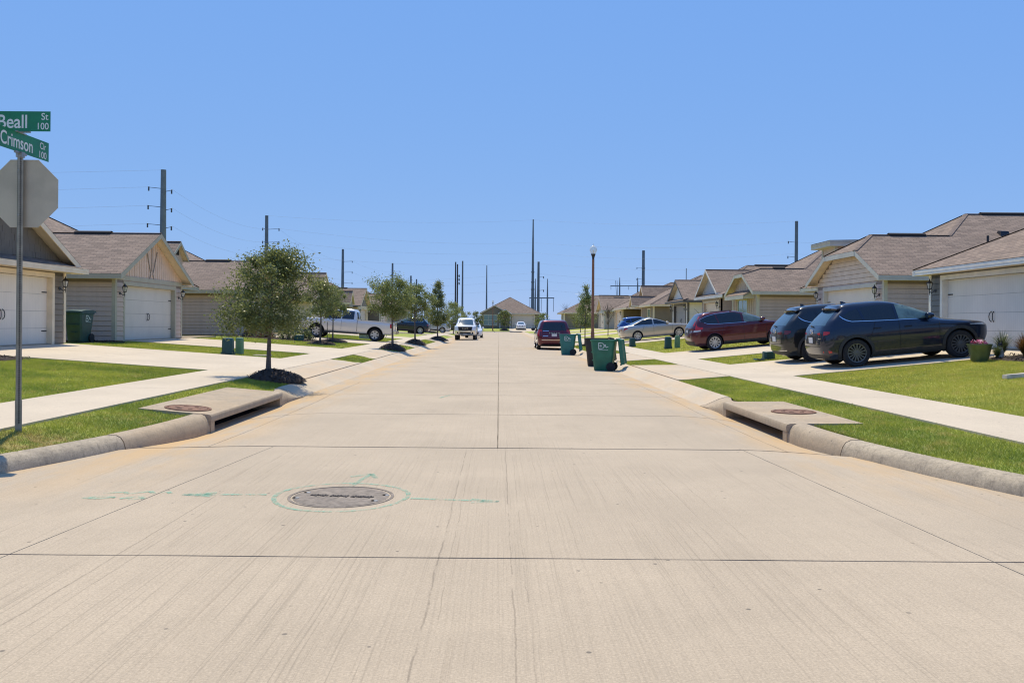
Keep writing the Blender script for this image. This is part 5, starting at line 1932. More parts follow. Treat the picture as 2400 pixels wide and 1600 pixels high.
# -- far cars --------------------------------------------------------
S4 = dict(SPEC_SED)
build_car("white sedan parked just behind the white pickup at the left kerb", "car", (-2.6, 90.5, -.01), R(-90), S4, P_WHITE)
build_car("white sedan seen from behind on the drive of the house closing the street", "car", (4.0, 155.5, .42), R(90), dict(SPEC_SED), P_WHITE, pitch=R(-2.2))
S5 = dict(SPEC_SUV); S5['rim'] = M_RIMS
place_nose_in("dark blue sport utility car behind the second parkway tree on the left", "car", -9.4, 88.0, S5, P_DKBLUE)
S6 = dict(SPEC_CRV); S6['rim'] = M_RIMS; S6['arch_clad'] = None
place_nose_in("pale blue white sport utility car farther down the left drives", "car", -8.1, 104.0, S6, P_PEARL)
place_nose_in("small dark car almost hidden left of the white pickup", "car", -6.9, 119.0, dict(SPEC_SED), P_DKBLUE)
# ------------------------------------------------------------------ vegetation
def quads_mesh(name, V, m, tri=False):
    """V: (N, k, 3) array of separate faces"""
    n, k = V.shape[:2]
    me = bpy.data.meshes.new(name)
    me.vertices.add(n * k)
    me.vertices.foreach_set("co", V.reshape(-1).astype(np.float32))
    me.loops.add(n * k)
    me.loops.foreach_set("vertex_index", np.arange(n * k, dtype=np.int32))
    me.polygons.add(n)
    me.polygons.foreach_set("loop_start", np.arange(0, n * k, k, dtype=np.int32))
    me.polygons.foreach_set("loop_total", np.full(n, k, dtype=np.int32))
    me.materials.append(m)
    me.update()
    me.validate()
    return me


def leaves(pts, size, r, aspect=.5, droop=.0):
    n = len(pts)
    d = r.normal(size=(n, 3)); d[:, 2] = d[:, 2] * .7 - droop
    d /= np.linalg.norm(d, axis=1)[:, None]
    q = r.normal(size=(n, 3)); q[:, 2] *= .6
    sd_ = np.cross(d, q); sd_ /= np.linalg.norm(sd_, axis=1)[:, None] + 1e-9
    L = size * r.uniform(.6, 1.3, n)[:, None]
    W = L * aspect
    return np.stack([pts - d * L / 2, pts + sd_ * W / 2 + d * L * .08, pts + d * L / 2, pts - sd_ * W / 2 + d * L * .08], axis=1)


def tree(label, x, y, zb, top, bot, rx, seed, nclump=60, nleaf=7000, size=.05, shape='round', m=None, trunk_r=.05, wisps=(), group="young street trees", z_trunk=None, lean=0.0):
    r = np.random.default_rng(seed)
    root = thing("oak_tree", label, "tree", (x, y, zb), 0, group)
    H_ = top - zb
    b = bot - zb
    ch = H_ - b
    # trunk
    k = 9
    mb = MB()
    pts = []
    for i in range(k):
        t = i / (k - 1)
        zz = t * (b + ch * .80)
        pts.append((lean * t + .03 * math.sin(3.1 * t + seed), .03 * math.cos(2.3 * t + seed), zz - (.12 if i == 0 else 0)))
    rad = [trunk_r * (1.25 if i == 0 else 1 - .78 * i / (k - 1)) for i in range(k)]
    mb.tube(pts, rad, 9)
    mk("trunk", mb, M_BARK, root, 60)

    def prof(t):
        if shape == 'cone':
            return (1 - t) ** .75 * min(1, .35 + t * 5)
        if shape == 'vase':
            return min(1, .45 + 1.1 * t) * (1 - max(0, t - .72) / .28 * .75)
        return max(.12, (1 - abs(2 * t - .86) ** 2.3 / 1.16)) ** .5
    C, Wt = [], []
    for i in range(nclump):
        t = r.uniform(0, 1) ** (1.35 if shape == 'cone' else .95)
        a = i * 2.39996 + r.uniform(-.4, .4)
        rr = prof(t) * rx * (r.uniform(.2, 1) ** .5) * (1 + .20 * math.sin(a * 2 + seed) + .16 * math.sin(a * 3 + 2 * t * 5 + seed))
        C.append((rr * math.cos(a) + lean, rr * math.sin(a), b + ch * (.04 + .92 * t)))
        Wt.append(.7 + .6 * r.random())
    for (wx, wz, n_) in wisps:
        for j in range(n_):
            C.append((wx + r.normal() * .06, r.normal() * .12, wz - zb + r.normal() * .08)); Wt.append(.35)
    C = np.array(C); Wt = np.array(Wt)
    # limbs
    mb = MB()
    for c in C[r.permutation(len(C))[:min(len(C), 34)]]:
        zz = min(max(b * .9, c[2] - .55 * math.hypot(c[0], c[1]) - .1), b + ch * .75)
        t = zz / (b + ch * .8)
        p0 = (lean * t + .03 * math.sin(3.1 * t + seed), .03 * math.cos(2.3 * t + seed), zz)
        mid = tuple(p0[j] * .45 + c[j] * .55 + (0, 0, -.05)[j] for j in range(3))
        mb.tube([p0, mid, tuple(c)], [trunk_r * .34, trunk_r * .2, trunk_r * .07], 4, cap=False)
    mk("branches", mb, M_BARK, root)
    idx = r.choice(len(C), size=nleaf, p=Wt / Wt.sum())
    sg = (.105 * rx + .03) * r.uniform(.55, 1.45, len(C))[idx][:, None]
    P = C[idx] + r.normal(size=(nleaf, 3)) * sg * np.array([1, 1, .85])
    # keep twigs along limbs
    me = quads_mesh("crown", leaves(P, size, r, .55), m or M_LEAF)
    link("crown", me, root)
    return root


def mound(label, x, y, rx, h, zb=None, seed=0, group="mulch mounds round the street trees"):
    zb = gz(-1 if x < 0 else 1, abs(x), y) if zb is None else zb
    r = np.random.default_rng(seed + 100)
    mb = MB()
    P = []
    for i in range(10):
        t = i / 9
        zz = h * (1 - t ** 2) ** 1.15 if t < 1 else -.05
        row = []
        for k in range(30):
            a = 2 * math.pi * k / 30
            rr = rx * t * (1 + .05 * math.sin(3 * a + seed) + .03 * math.sin(7 * a))
            row.append((rr * math.cos(a), rr * math.sin(a), zz + r.normal() * .012 * (t < .95)))
        P.append(row)
    mb.grid(P, closed_u=True)
    # loose chips
    for _ in range(420):
        a = r.uniform(0, 6.28); t = math.sqrt(r.uniform(0, 1.05))
        px, py = rx * t * math.cos(a), rx * t * math.sin(a)
        zz = h * max(0, 1 - t * t) ** 1.15 + .012
        d = r.normal(size=3); d[2] *= .5; d /= np.linalg.norm(d); e = np.cross(d, (0, 0, 1)); e /= np.linalg.norm(e) + 1e-9
        L, W = r.uniform(.02, .05), r.uniform(.006, .012)
        p = np.array((px, py, zz))
        mb.poly([p - d * L - e * W, p + d * L - e * W, p + d * L + e * W, p - d * L + e * W])
    me = mb.mesh("mulch_mound", M_MULCH, 60, recalc=False)
    return link("mulch_mound", me, None, (x, y, zb), None, label, "mulch mound", group, "stuff")


def gzz(x, y):
    return gz(-1 if x < 0 else 1, abs(x), y)


# parkway trees, left
mound("dark mulch mound under the nearest round tree by the inlet", -5.05, 19.1, .70, .23, seed=1)
tree("round bushy oak nearest on the left, in a mulch mound beside the driveway", -5.12, 19.1, .44, 3.08, 1.30, .86, 11, 100, 22000, .058, 'round', M_LEAF, .055,
     wisps=[(.42, 3.0, 6), (.55, 2.88, 5), (.62, 2.7, 5), (.85, 2.55, 5), (1.0, 2.42, 2), (-1.02, 1.95, 5), (-.98, 1.55, 6), (-.9, 1.35, 5), (-.8, 1.75, 4), (.05, 3.02, 2), (-.5, 2.85, 3), (.9, 1.6, 4)])
mound("mulch mound on the lawn before the silver pickup, nearer one", -8.97, 42.9, .75, .16, seed=2)
tree("thin dark street tree beside a stake before the silver pickup", -8.97, 42.9, gzz(-8.97, 42.9) + .13, 3.65, 1.85, .78, 12, 60, 7500, .075, 'round', M_LEAF, .05)
mound("mulch mound on the lawn before the silver pickup, farther one", -9.2, 47.2, .85, .17, seed=3)
tree("thin street tree between the stake and the pickup cab", -9.2, 47.2, gzz(-9.2, 47.2) + .13, 3.5, 1.7, .72, 13, 55, 6500, .08, 'round', M_LEAF2, .045)
mound("mulch mound under the leafy tree behind the pickup's tail", -5.08, 40.6, .72, .30, seed=4)
tree("leafy oak standing just right of the silver pickup's tailgate", -5.08, 40.6, .48, 3.62, 1.75, 1.02, 14, 95, 15000, .072, 'vase', M_LEAF2, .055, wisps=[(-1.05, 3.45, 3), (-.85, 3.5, 3)])
mound("mulch mound second along the left parkway beyond the pickup", -5.05, 51.4, .72, .32, seed=5)
tree("leafy oak standing before the grey transformer cabinet", -5.05, 51.4, .5, 3.75, 1.75, 1.02, 15, 85, 10500, .085, 'vase', M_LEAF2, .05)
mound("mulch mound under the tall pointed tree left of the white pickup", -4.75, 66.5, .85, .32, seed=6)
tree("tall pointed tree at the kerb left of the white pickup", -4.75, 66.5, .46, 4.75, 1.3, .98, 16, 90, 9500, .10, 'cone', M_LEAF, .055)
tree("slim tree on the lawn before the pale sport utility car", -8.1, 101.0, gzz(-8.1, 101), 3.4, 1.8, .9, 17, 40, 2600, .13, 'round', M_LEAF, .05)
mound("low mulch mound before the pale sport utility car", -8.1, 101.0, .9, .2, seed=7)
tree("bushy green tree behind the white pickup's left mirror", -5.3, 100, .3, 3.9, .9, 1.5, 18, 55, 4200, .13, 'round', M_LEAF2, .06)
tree("bushy green tree at the far left beyond the white pickup", -5.6, 118, .3, 3.7, .9, 1.4, 19, 50, 3600, .15, 'round', M_LEAF2, .06)
tree("dark round tree between the white pickup and the end house", -3.9, 152, .3, 3.6, .9, 1.2, 20, 50, 3600, .16, 'round', M_LEAF, .06)
tree("round tree in a mulch mound before the end house's porch", .95, 151.5, .45, 3.75, 1.2, 1.15, 21, 50, 3600, .16, 'round', M_LEAF, .06)
mound("mulch mound before the porch of the end house", .95, 151.5, 1.0, .35, .26, seed=8)
tree("small tree right of the end house's garage, behind the minivan", 7.6, 150.5, .3, 3.5, .9, 1.15, 22, 50, 3200, .16, 'round', M_LEAF2, .06)
# right
mound("mulch ring at the foot of the tree beside the street lamp", 5.35, 52.6, .55, .08, seed=9)
tree("slender tree with a wispy top just left of the street lamp", 5.35, 52.6, .22, 3.95, 1.35, .78, 23, 56, 4600, .085, 'cone', M_LEAF2, .04)
tree("small green tree on the lawn left of the street lamp, farther back", 10.0, 104.0, .5, 3.7, 1.0, 1.25, 24, 50, 3600, .13, 'round', M_LEAF, .05)
# bare thin tree
def bare_tree(label, x, y, zb, h, sp, seed, m=M_BARK, leaf=120):
    r = np.random.default_rng(seed)
    root = thing("bare_tree", label, "tree", (x, y, zb))
    mb = MB(); mb.tube([(0, 0, -.1), (.02, 0, h * .4), (0, .02, h * .75)], [.045, .035, .02], 7)
    mk("trunk", mb, m, root, 60)
    mb = MB(); tips = []
    for i in range(46):
        a = r.uniform(0, 6.28); z0 = h * r.uniform(.3, .75); z1 = min(h, z0 + h * r.uniform(.1, .38)); q = sp * r.uniform(.3, 1)
        p = (q * math.cos(a), q * math.sin(a), z1)
        mb.tube([(0, 0, z0), (q * .5 * math.cos(a), q * .5 * math.sin(a), z0 * .45 + z1 * .55), p], [.018, .012, .005], 4, cap=False)
        tips.append(p)
    mk("branches", mb, m, root)
    T_ = np.array(tips); P = T_[r.integers(0, len(T_), leaf)] * r.uniform(.7, 1, (leaf, 1)) + r.normal(size=(leaf, 3)) * .1
    link("crown", quads_mesh("crown", leaves(P, .08, r), M_SHRUB_RED), root)


bare_tree("nearly bare thin tree on the lawn right of the street lamp", 9.96, 77.8, .47, 3.0, .65, 31)
bare_tree("bare twiggy sapling seen above the dark red minivan", 11.5, 146.0, .6, 4.6, 1.2, 32, leaf=40)


def bush(label, x, y, z, rx, ry, h, seed, m=M_SHRUB, n=1500, size=.06, name="bush", cat="bush", group=None):
    r = np.random.default_rng(seed)
    root = thing(name, label, cat, (x, y, z), 0, group)
    u = r.normal(size=(n, 3)); u /= np.linalg.norm(u, axis=1)[:, None]
    u[:, 2] = np.abs(u[:, 2])
    k = (r.uniform(.25, 1, n) ** .5)[:, None] * (1 + .18 * np.sin(u[:, :1] * 6 + seed) + .15 * np.sin(u[:, 1:2] * 7))
    P = u * k * np.array([rx, ry, h])
    link("foliage", quads_mesh("foliage", leaves(P, size, r, .5), m), root)
    mb = MB()
    for i in range(7):
        a = i * 2.4
        mb.tube([(0, 0, -.05), (rx * .5 * math.cos(a), ry * .5 * math.sin(a), h * .7)], [.015, .006], 4, cap=False)
    mk("stems", mb, M_BARK, root)


GB = "shrubs in the mulch bed by the rose tan house"
for i, (x, y, rx, h, m_, lb) in enumerate((
        (-13.2, 45.6, .50, .75, M_SHRUB_RED, "reddish orange leaved shrub behind the left pair of utility boxes"),
        (-12.4, 45.5, .45, .60, M_SHRUB_RED, "brownish red shrub right of the orange leaved one, behind the utility boxes"),
        (-11.2, 45.4, .55, .95, M_SHRUB, "tall grey green shrub right of the nearest oak's trunk"),
        (-10.9, 47.0, .7, 1.25, M_SHRUB, "biggest grey green shrub against the silver pickup's front wheel"),
        (-11.9, 47.0, .65, 1.5, M_SHRUB, "tall shrub behind the nearest oak, left of the pickup"),
        (-10.4, 46.2, .45, .6, M_SHRUB, "low yellow green shrub before the pickup's front wheel"))):
    bush(lb, x, y, gzz(x, y), rx, rx, h, 40 + i, m_, 1400, .07, group=GB)


def bed(label, pts, z, seed):
    r = np.random.default_rng(seed + 200)
    pts = [np.array(p, float) for p in pts]
    c = np.mean(pts, axis=0)
    edge = []
    for a, b in zip(pts, pts[1:] + pts[:1]):
        k = max(2, int(np.linalg.norm(b - a) / .25))
        edge += [a + (b - a) * i / k + r.normal(size=2) * .035 for i in range(k)]
    mb = MB()
    rows = []
    for t in (1.0, .94, .8, .55, .3, .05):
        rows.append([(*(c + (p - c) * t), gzz(*(c + (p - c) * t)) + (z * min(1, (1 - t) / .1) - .03 * (t > .99)) + (r.normal() * .015 if t < .99 else 0)) for p in edge])
    mb.grid(rows, closed_u=True)
    for _ in range(500):
        p = edge[r.integers(len(edge))]; t = math.sqrt(r.uniform(0, 1.02)); q = c + (p - c) * t + r.normal(size=2) * .05
        d = r.normal(size=3); d[2] *= .4; d /= np.linalg.norm(d); e = np.cross(d, (0, 0, 1)); e /= np.linalg.norm(e) + 1e-9
        L, W = r.uniform(.02, .06), r.uniform(.008, .016); v = np.array((q[0], q[1], gzz(q[0], q[1]) + z + .015))
        mb.poly([v - d * L - e * W, v + d * L - e * W, v + d * L + e * W, v - d * L + e * W])
    link("mulch_bed", mb.mesh("mulch_bed", M_MULCH, 60, recalc=False), None, label=label, cat="mulch bed", kind="stuff")


bed("mulch bed in front of the rose tan house's side wall", [(-14.3, 44.6), (-9.6, 44.7), (-8.7, 45.2), (-9.6, 47.2), (-13.9, 47.3), (-14.3, 46.2)], .03, 1)
bed("mulch bed along the tan house's side wall", [(-15.9, 30.2), (-13.6, 30.5), (-13.6, 31.1), (-15.9, 31.05)], .02, 2)
bed("mulch bed at the left edge behind the street sign post", [(-13.8, 19.0), (-11.4, 19.6), (-11.2, 20.6), (-13.9, 20.85)], .03, 3)
bed("mulch bed with plants at the right edge before the white garage door", [(12.3, 20.1), (14.0, 18.2), (14.2, 21.8), (12.2, 21.9)], .03, 4)


def grass_plant(label, x, y, n, h, sp, seed, m, name="ornamental_grass"):
    r = np.random.default_rng(seed)
    root = thing(name, label, "plant", (x, y, gzz(x, y)))
    mb = MB()
    for i in range(n):
        a = r.uniform(0, 6.28); L = h * r.uniform(.6, 1.1); s_ = sp * r.uniform(.2, 1)
        w = .009
        e = np.array((-math.sin(a), math.cos(a), 0)) * w
        P = []
        for t in np.linspace(0, 1, 5):
            q = np.array((s_ * t ** 1.6 * math.cos(a), s_ * t ** 1.6 * math.sin(a), L * (t - .38 * t ** 3 * min(1, s_ / sp + .2))))
            P.append([q - e * (1 - t * .9), q + e * (1 - t * .9)])
        mb.grid(P)
    link("leaves", mb.mesh("leaves", m, recalc=False), root)


grass_plant("spiky yellow green plant right of the flower pot", 12.42, 21.25, 220, .46, .30, 51, M_SHRUB)
grass_plant("brownish feathery plant at the right edge of the bed", 12.85, 20.85, 420, .74, .52, 52, M_SHRUB_RED)
grass_plant("tall dark green grassy plant at the picture's right edge", 12.75, 21.6, 300, .80, .5, 53, M_SHRUB)

# ------------------------------------------------------------------ grass blades
def on_hard(x, y):
    """mask of points not to be grassed"""
    s = np.where(x < 0, -1, 1); ax = np.abs(x)
    jr = np.random.default_rng(5)
    y = y + jr.normal(size=len(y)) * .018
    jx = jr.normal(size=len(y)) * .022
    bad = np.zeros(len(x), bool)
    for sd_ in (-1, 1):
        me_ = s == sd_
        i_, o_ = WALK[sd_]
        bad |= me_ & (ax + jx > i_) & (ax + jx < o_)
        a, b = INLET[sd_]
        bad |= me_ & (y > a - .02) & (y < b + .02) & (ax < FACE[sd_] + 1.06)
        d = np.clip(Y0C[sd_] - y, 0, RC * .985)
        bx = FACE[sd_] + .25 + RC - np.sqrt(RC * RC - d * d)
        bx = np.where(y > b + .25, FACE[sd_] + .25 + .18 * np.clip((y - b - .25) / .7, 0, 1), bx)
        bad |= me_ & (ax < bx - .015)
        for ya, yb in DRIVES[sd_]:
            bad |= me_ & (ax >= o_) & (ax < 14.2) & (y > ya) & (y < yb)
            fl = np.clip((i_ - ax) / (i_ - FACE[sd_] - .42), 0, 1) * .75
            bad |= me_ & (ax < i_) & (y > ya - fl) & (y < yb + fl)
        bad |= me_ & (ax > 13.9) & (y > 15)
    for (cx, cy, rr) in ((-5.05, 19.1, .62), (-8.97, 42.9, .7), (-9.2, 47.2, .8)):
        bad |= (x - cx) ** 2 + (y - cy) ** 2 < rr * rr
    bad |= (x > 12.25) & (y > 20.0) & (y < 21.9)
    bad |= (x < -11.3) & (x > -14) & (y > 19.2) & (y < 20.8)
    bad |= (x < -9.2) & (y > 44.7) & (y < 47.2)
    return bad


def scatter(n, y0, y1, hgt, wid, seed):
    r = np.random.default_rng(seed)
    y = r.uniform(y0, y1, n)
    x = r.uniform(-1, 1, n) * 14.0
    ok = (np.abs(x) > 4.3) & (np.abs(x) < .62 * y + 3.0)
    x, y = x[ok], y[ok]
    bad = on_hard(x, y)
    x, y = x[~bad], y[~bad]
    n = len(x)
    zl = np.zeros(n)
    for sd_ in (-1, 1):
        k = (x < 0) if sd_ < 0 else (x >= 0)
        ax = np.abs(x[k]); yy = y[k]
        b = np.interp(ax, PROF[sd_][0], PROF[sd_][1])
        d = np.clip(Y0C[sd_] - yy, 0, RC * .985)
        e = np.clip((ax - (FACE[sd_] + .25 + RC - np.sqrt(RC * RC - d * d))) / .6, 0, 1); e = e * e * (3 - 2 * e)
        zl[k] = .145 + (b - .145) * e - .012
    # patchy height
    ph = .75 + .35 * np.sin(x * 2.1 + 1.3 * np.sin(y * 1.7)) * np.sin(y * 2.6 + np.sin(x * 3.1))
    h = hgt * r.uniform(.55, 1.25, n) * (ph * .5 + .6)
    a = r.uniform(0, 2 * np.pi, n)
    w = wid * r.uniform(.7, 1.3, n)
    ln = h * r.uniform(.2, 1.2, n)
    b = r.uniform(0, 2 * np.pi, n)
    p = np.stack([x, y, zl], 1)
    e = np.stack([np.cos(a) * w, np.sin(a) * w, np.zeros(n)], 1)
    t = p + np.stack([np.cos(b) * ln, np.sin(b) * ln, h], 1)
    return np.stack([p - e, p + e, t], 1)


V = np.concatenate([scatter(900000, 5.5, 13.5, .040, .0030, 61), scatter(640000, 13.5, 22, .040, .0042, 62), scatter(420000, 22, 36, .042, .007, 63), scatter(220000, 36, 62, .045, .012, 64)])
link("grass", quads_mesh("grass", V, M_BLADE), None, None, None, "short mown green grass of the lawns and parkways", "grass", None, "stuff")
# ------------------------------------------------------------------ street sign post
M_SIGNBACK = mat("sign_back_aluminium", (.50, .43, .32), .55, .10, 3, 160, .12, Metallic=.25)
M_GREEN = mat("sign_green", (.008, .19, .085), .45, .10, 6)
M_WHITE = mat("sign_white", (.74, .76, .74), .5)
M_SIGNPOST = mat("post_steel", (.27, .255, .205), .6, .18, 18, 0, Metallic=.2)
M_POSTDK = mat("post_hole", (.006, .006, .006), .9)
M_SIGNRED = mat("sign_red", (.45, .02, .02), .5)

sx_, sy_, sz_ = -5.385, 9.58, .30
sp = thing("street_sign", "street name sign post with two green blades and the bare back of a stop sign", "street sign", (sx_, sy_, sz_))
H_ = 3.05
mb = MB(); mb.box(-.026, .026, -.026, .026, -.2, H_)
post = mk("post", mb, M_SIGNPOST, sp, rot=(0, 0, R(38)))
mb = MB(); mb.box(-.031, .031, -.031, .031, -.1, .30)
mk("anchor_sleeve", mb, M_SIGNPOST, sp, rot=(0, 0, R(38)))
hb = MB()
k = .05
while k < H_ - .02:
    pts = [(.0095 * math.cos(a), .0095 * math.sin(a)) for a in np.linspace(0, 2 * math.pi, 7)[:-1]]
    off = .0325 if k < .32 else .0268
    hb.poly([(u, -off, k + w) for u, w in pts]); hb.poly([(-off, u, k + w) for u, w in pts])
    k += .0254
mk("post_holes", hb, M_POSTDK, sp, rot=(0, 0, R(38)), kind='stuff')
# octagon, blank back to the camera
mb = MB()
ro = .381 / math.cos(math.pi / 8)
oc = [(ro * math.cos(math.pi / 8 + i * math.pi / 4), ro * math.sin(math.pi / 8 + i * math.pi / 4)) for i in range(8)]
mb.hexa([(x + .025, .040, z) for x, z in oc], [(x + .025, .043, z) for x, z in oc])
stop = mk("stop_sign", mb, M_SIGNBACK, sp, loc=(0, 0, 2.62))
mb = MB(); mb.poly([(x * .99 + .025, .0445, z * .99) for x, z in oc])
mk("sign_face", mb, M_SIGNRED, stop)
mb = MB()
for z in (-.25, .25):
    mb.lathe([(0, -.005), (.009, -.004), (.010, 0)], 8, (.0, .0, z), 'y')
mk("bolt", mb, M_STEEL, stop, loc=(0, -.036, 0))


def text_fit(body, width, height, m, parent, loc, rot, bold=.004, name="lettering"):
    cu = bpy.data.curves.new(name, 'FONT')
    cu.body = body
    cu.size = 1.0
    cu.extrude = .0
    cu.offset = bold
    cu.align_x = 'LEFT'
    cu.materials.append(m)
    o = link(name, cu, parent)
    bpy.context.view_layer.update()
    dg = bpy.context.evaluated_depsgraph_get()
    me = bpy.data.meshes.new_from_object(o.evaluated_get(dg))
    bpy.data.objects.remove(o)
    co = np.empty(len(me.vertices) * 3); me.vertices.foreach_get("co", co); co = co.reshape(-1, 3)
    a, b = co.min(0), co.max(0)
    co[:, 0] = (co[:, 0] - a[0]) / (b[0] - a[0]) * width
    co[:, 1] = (co[:, 1] - a[1]) / (b[1] - a[1]) * height
    me.vertices.foreach_set("co", co.reshape(-1))
    me.materials.clear(); me.materials.append(m)
    me.update()
    me.name = name
    return link(name, me, parent, loc, rot)


mb = MB(); mb.box(-.335, .345, -.002, .002, -.112, .112)
b1 = mk("name_blade", mb, M_GREEN, sp, loc=(0, -.02, 3.42))
text_fit("Beall", .325, .150, M_WHITE, b1, (-.24, -.0035, -.078), (R(90), 0, 0), .012)
text_fit("St", .078, .078, M_WHITE, b1, (.245, -.0035, .016), (R(90), 0, 0), .008)
text_fit("100", .122, .074, M_WHITE, b1, (.205, -.0035, -.090), (R(90), 0, 0), .008)
mb = MB(); mb.box(-.002, .002, -.56, .56, -.112, .112)
b2 = mk("name_blade", mb, M_GREEN, sp, loc=(.0, .0, 3.185), rot=(0, 0, R(-2.0)))
text_fit("Crimson", .60, .150, M_WHITE, b2, (.0035, -.37, -.075), (R(90), 0, R(90)), .012)
text_fit("Cir", .125, .078, M_WHITE, b2, (.0035, .375, .010), (R(90), 0, R(90)), .008)
text_fit("100", .145, .078, M_WHITE, b2, (.0035, .365, -.094), (R(90), 0, R(90)), .008)
mb = MB()
mb.box(-.11, .11, -.012, .012, 3.297, 3.318); mb.box(-.02, .02, -.02, .02, 3.295, 3.31)
mb.box(-.012, .012, -.11, .11, 3.055, 3.078); mb.box(-.034, .034, -.034, .034, 3.02, 3.078)
mb.box(-.014, .014, -.10, .10, 3.288, 3.302)
mk("bracket", mb, M_STEEL, sp)

# ------------------------------------------------------------------ wheeled bins
M_BIN = mat("bin_green", (.016, .145, .088), .48, .14, 4, 90, .12, wear=((.05, .17, .12, 1), .5, 3))
M_BINT = mat("bin_teal", (.02, .165, .15), .48, .12, 4, 90, .12)
M_BIND = mat("bin_dark_green", (.012, .062, .066), .5, .14, 4)
M_BINB = mat("bin_black", (.022, .019, .02), .55, .2, 5)
M_LOGO = mat("bin_logo", (.55, .66, .63), .6)


def bin_(label, x, y, z, rz, m, lid='open', logo=True, name="wheeled_bin", s=1.0, group="wheeled waste bins"):
    root = thing(name, label, "bin", (x, y, z), rz, group)
    root.scale = (s, s, s)
    lev = [(.02, -.28, .24, .24), (.05, -.31, .26, .26), (.55, -.355, .325, .295), (.62, -.375, .335, .305), (.96, -.405, .37, .325), (.985, -.43, .39, .345), (1.03, -.43, .40, .345), (1.035, -.40, .375, .325), (.90, -.39, .36, .31)]
    P = []
    for zz, a, b, w in lev:
        c = .05
        P.append([(a + c, -w, zz), (b - c, -w, zz), (b, -w + c, zz), (b, w - c, zz), (b - c, w, zz), (a + c, w, zz), (a, w - c, zz), (a, -w + c, zz)])
    mb = MB(); mb.grid(P, closed_u=True); mb.poly(P[0])
    mb.poly([(p[0] * .95, p[1] * .95, .90) for p in P[-1]])
    body = mk("body", mb, m, root, 35)
    mb = MB()
    mb.tube([(.44, -.27, 1.0), (.44, .27, 1.0)], .018, 8); mb.tube([(.36, -.27, .98), (.45, -.27, 1.0)], .02, 6); mb.tube([(.36, .27, .98), (.45, .27, 1.0)], .02, 6)
    mk("handle", mb, m, root)
    mb = MB(); mb.tube([(.25, -.30, .15), (.25, .30, .15)], .012, 6); mk("axle", mb, M_BLACKMETAL, root)
    for e in (-1, 1):
        mb = MB(); mb.lathe([(.0, -.035), (.10, -.035), (.145, -.028), (.148, 0), (.145, .028), (.10, .035), (.0, .035)], 22, (.25, e * .295, .15), 'y')
        mk("wheel", mb, M_TYRE, root, 40)
    if lid == 'open':       # flipped back and hanging behind
        P = []
        for t, zz in ((-.02, 1.05), (.05, 1.03), (.075, .80), (.11, .55), (.145, .26), (.13, .20)):
            P.append([(.425 + t + (.03 if abs(w) > .32 else 0), w, zz) for w in (-.345, -.31, 0, .31, .345)])
        Q = [[(x_ + (.095 if 0 < i < len(P) - 1 else .01), w, zz + (.0 if i else .02)) for x_, w, zz in row] for i, row in enumerate(P)]
        mb = MB(); mb.grid(P); mb.grid(Q)
        mb.grid([[r_[0] for r_ in P], [r_[0] for r_ in Q]]); mb.grid([[r_[-1] for r_ in P], [r_[-1] for r_ in Q]]); mb.grid([P[0], Q[0]]); mb.grid([P[-1], Q[-1]])
        mk("lid", mb, m, root, 40)
    else:
        P = [[(xx, w, zz + .02 * (1 - (w / .35) ** 2)) for w in np.linspace(-.35, .35, 7)] for xx, zz in ((-.46, 1.03), (-.45, 1.07), (-.2, 1.115), (.2, 1.12), (.43, 1.09), (.45, 1.04))]
        mb = MB(); mb.grid(P)
        mb.grid([[(p[0], p[1], 1.032) for p in row] for row in P])
        for row in ([r_[0] for r_ in P], [r_[-1] for r_ in P], P[0], P[-1]):
            mb.grid([row, [(p[0], p[1], 1.032) for p in row]])
        mk("lid", mb, m if logo != 'blue' else M_BINT, root, 40)
    if logo:
        def st(mbx, pts, w):
            for (x0, z0), (x1, z1) in zip(pts, pts[1:]):
                d = Vector((x1 - x0, z1 - z0)); n = Vector((-d.y, d.x)).normalized() * w / 2; d = d.normalized() * w * .3
                q = [(x0 - n.x - d.x, z0 - n.y - d.y), (x1 - n.x + d.x, z1 - n.y + d.y), (x1 + n.x + d.x, z1 + n.y + d.y), (x0 + n.x - d.x, z0 + n.y - d.y)]
                mbx.poly([(a, -.2995 - (b - .575) * .0755 - .006 - .008, b) for a, b in q])
        mb = MB()
        D = [(-.14, .735), (-.14, .925)] + [(-.06 + .095 * math.sin(t), .83 + .095 * math.cos(t)) for t in np.linspace(0, math.pi, 11)] + [(-.14, .735)]
        st(mb, D, .026)
        st(mb, [(-.075 + .026 * math.cos(t), .83 + .03 * math.sin(t)) for t in np.linspace(0, 6.28, 9)], .02)
        st(mb, [(-.078, .83), (-.05, .85)], .02)
        st(mb, [(.045, .80), (.06, .87), (.085, .86), (.09, .80), (.115, .775), (.13, .80), (.165, .80)], .024)
        for k in range(9):
            st(mb, [(-.135 + k * .034, .700), (-.115 + k * .034, .700)], .012)
        mk("logo", mb, M_LOGO, root)
        # lifting bar and slots on the front
        mb = MB(); mb.box(-.415, -.37, -.20, .20, .60, .63); mb.box(-.40, -.352, -.10, .10, .33, .36)
        mk("lift_bar", mb, m, root)
    return root


bin_("green wheeled bin with white D logo and its lid hanging open, nearest on the right", 3.49, 28.1, -.03, R(-16), M_BIN)
bin_("black wheeled bin standing just behind the nearest green bin", 3.56, 30.9, -.03, R(-12), M_BINB, 'open', False)
bin_("teal wheeled bin with white D logo behind the dark red minivan", 3.42, 42.0, -.03, R(-9), M_BINT)
bin_("dark green wheeled bin against the tan house's side wall", -14.62, 29.75, gzz(-14.6, 29.7) + .01, R(84), M_BIND, 'shut')

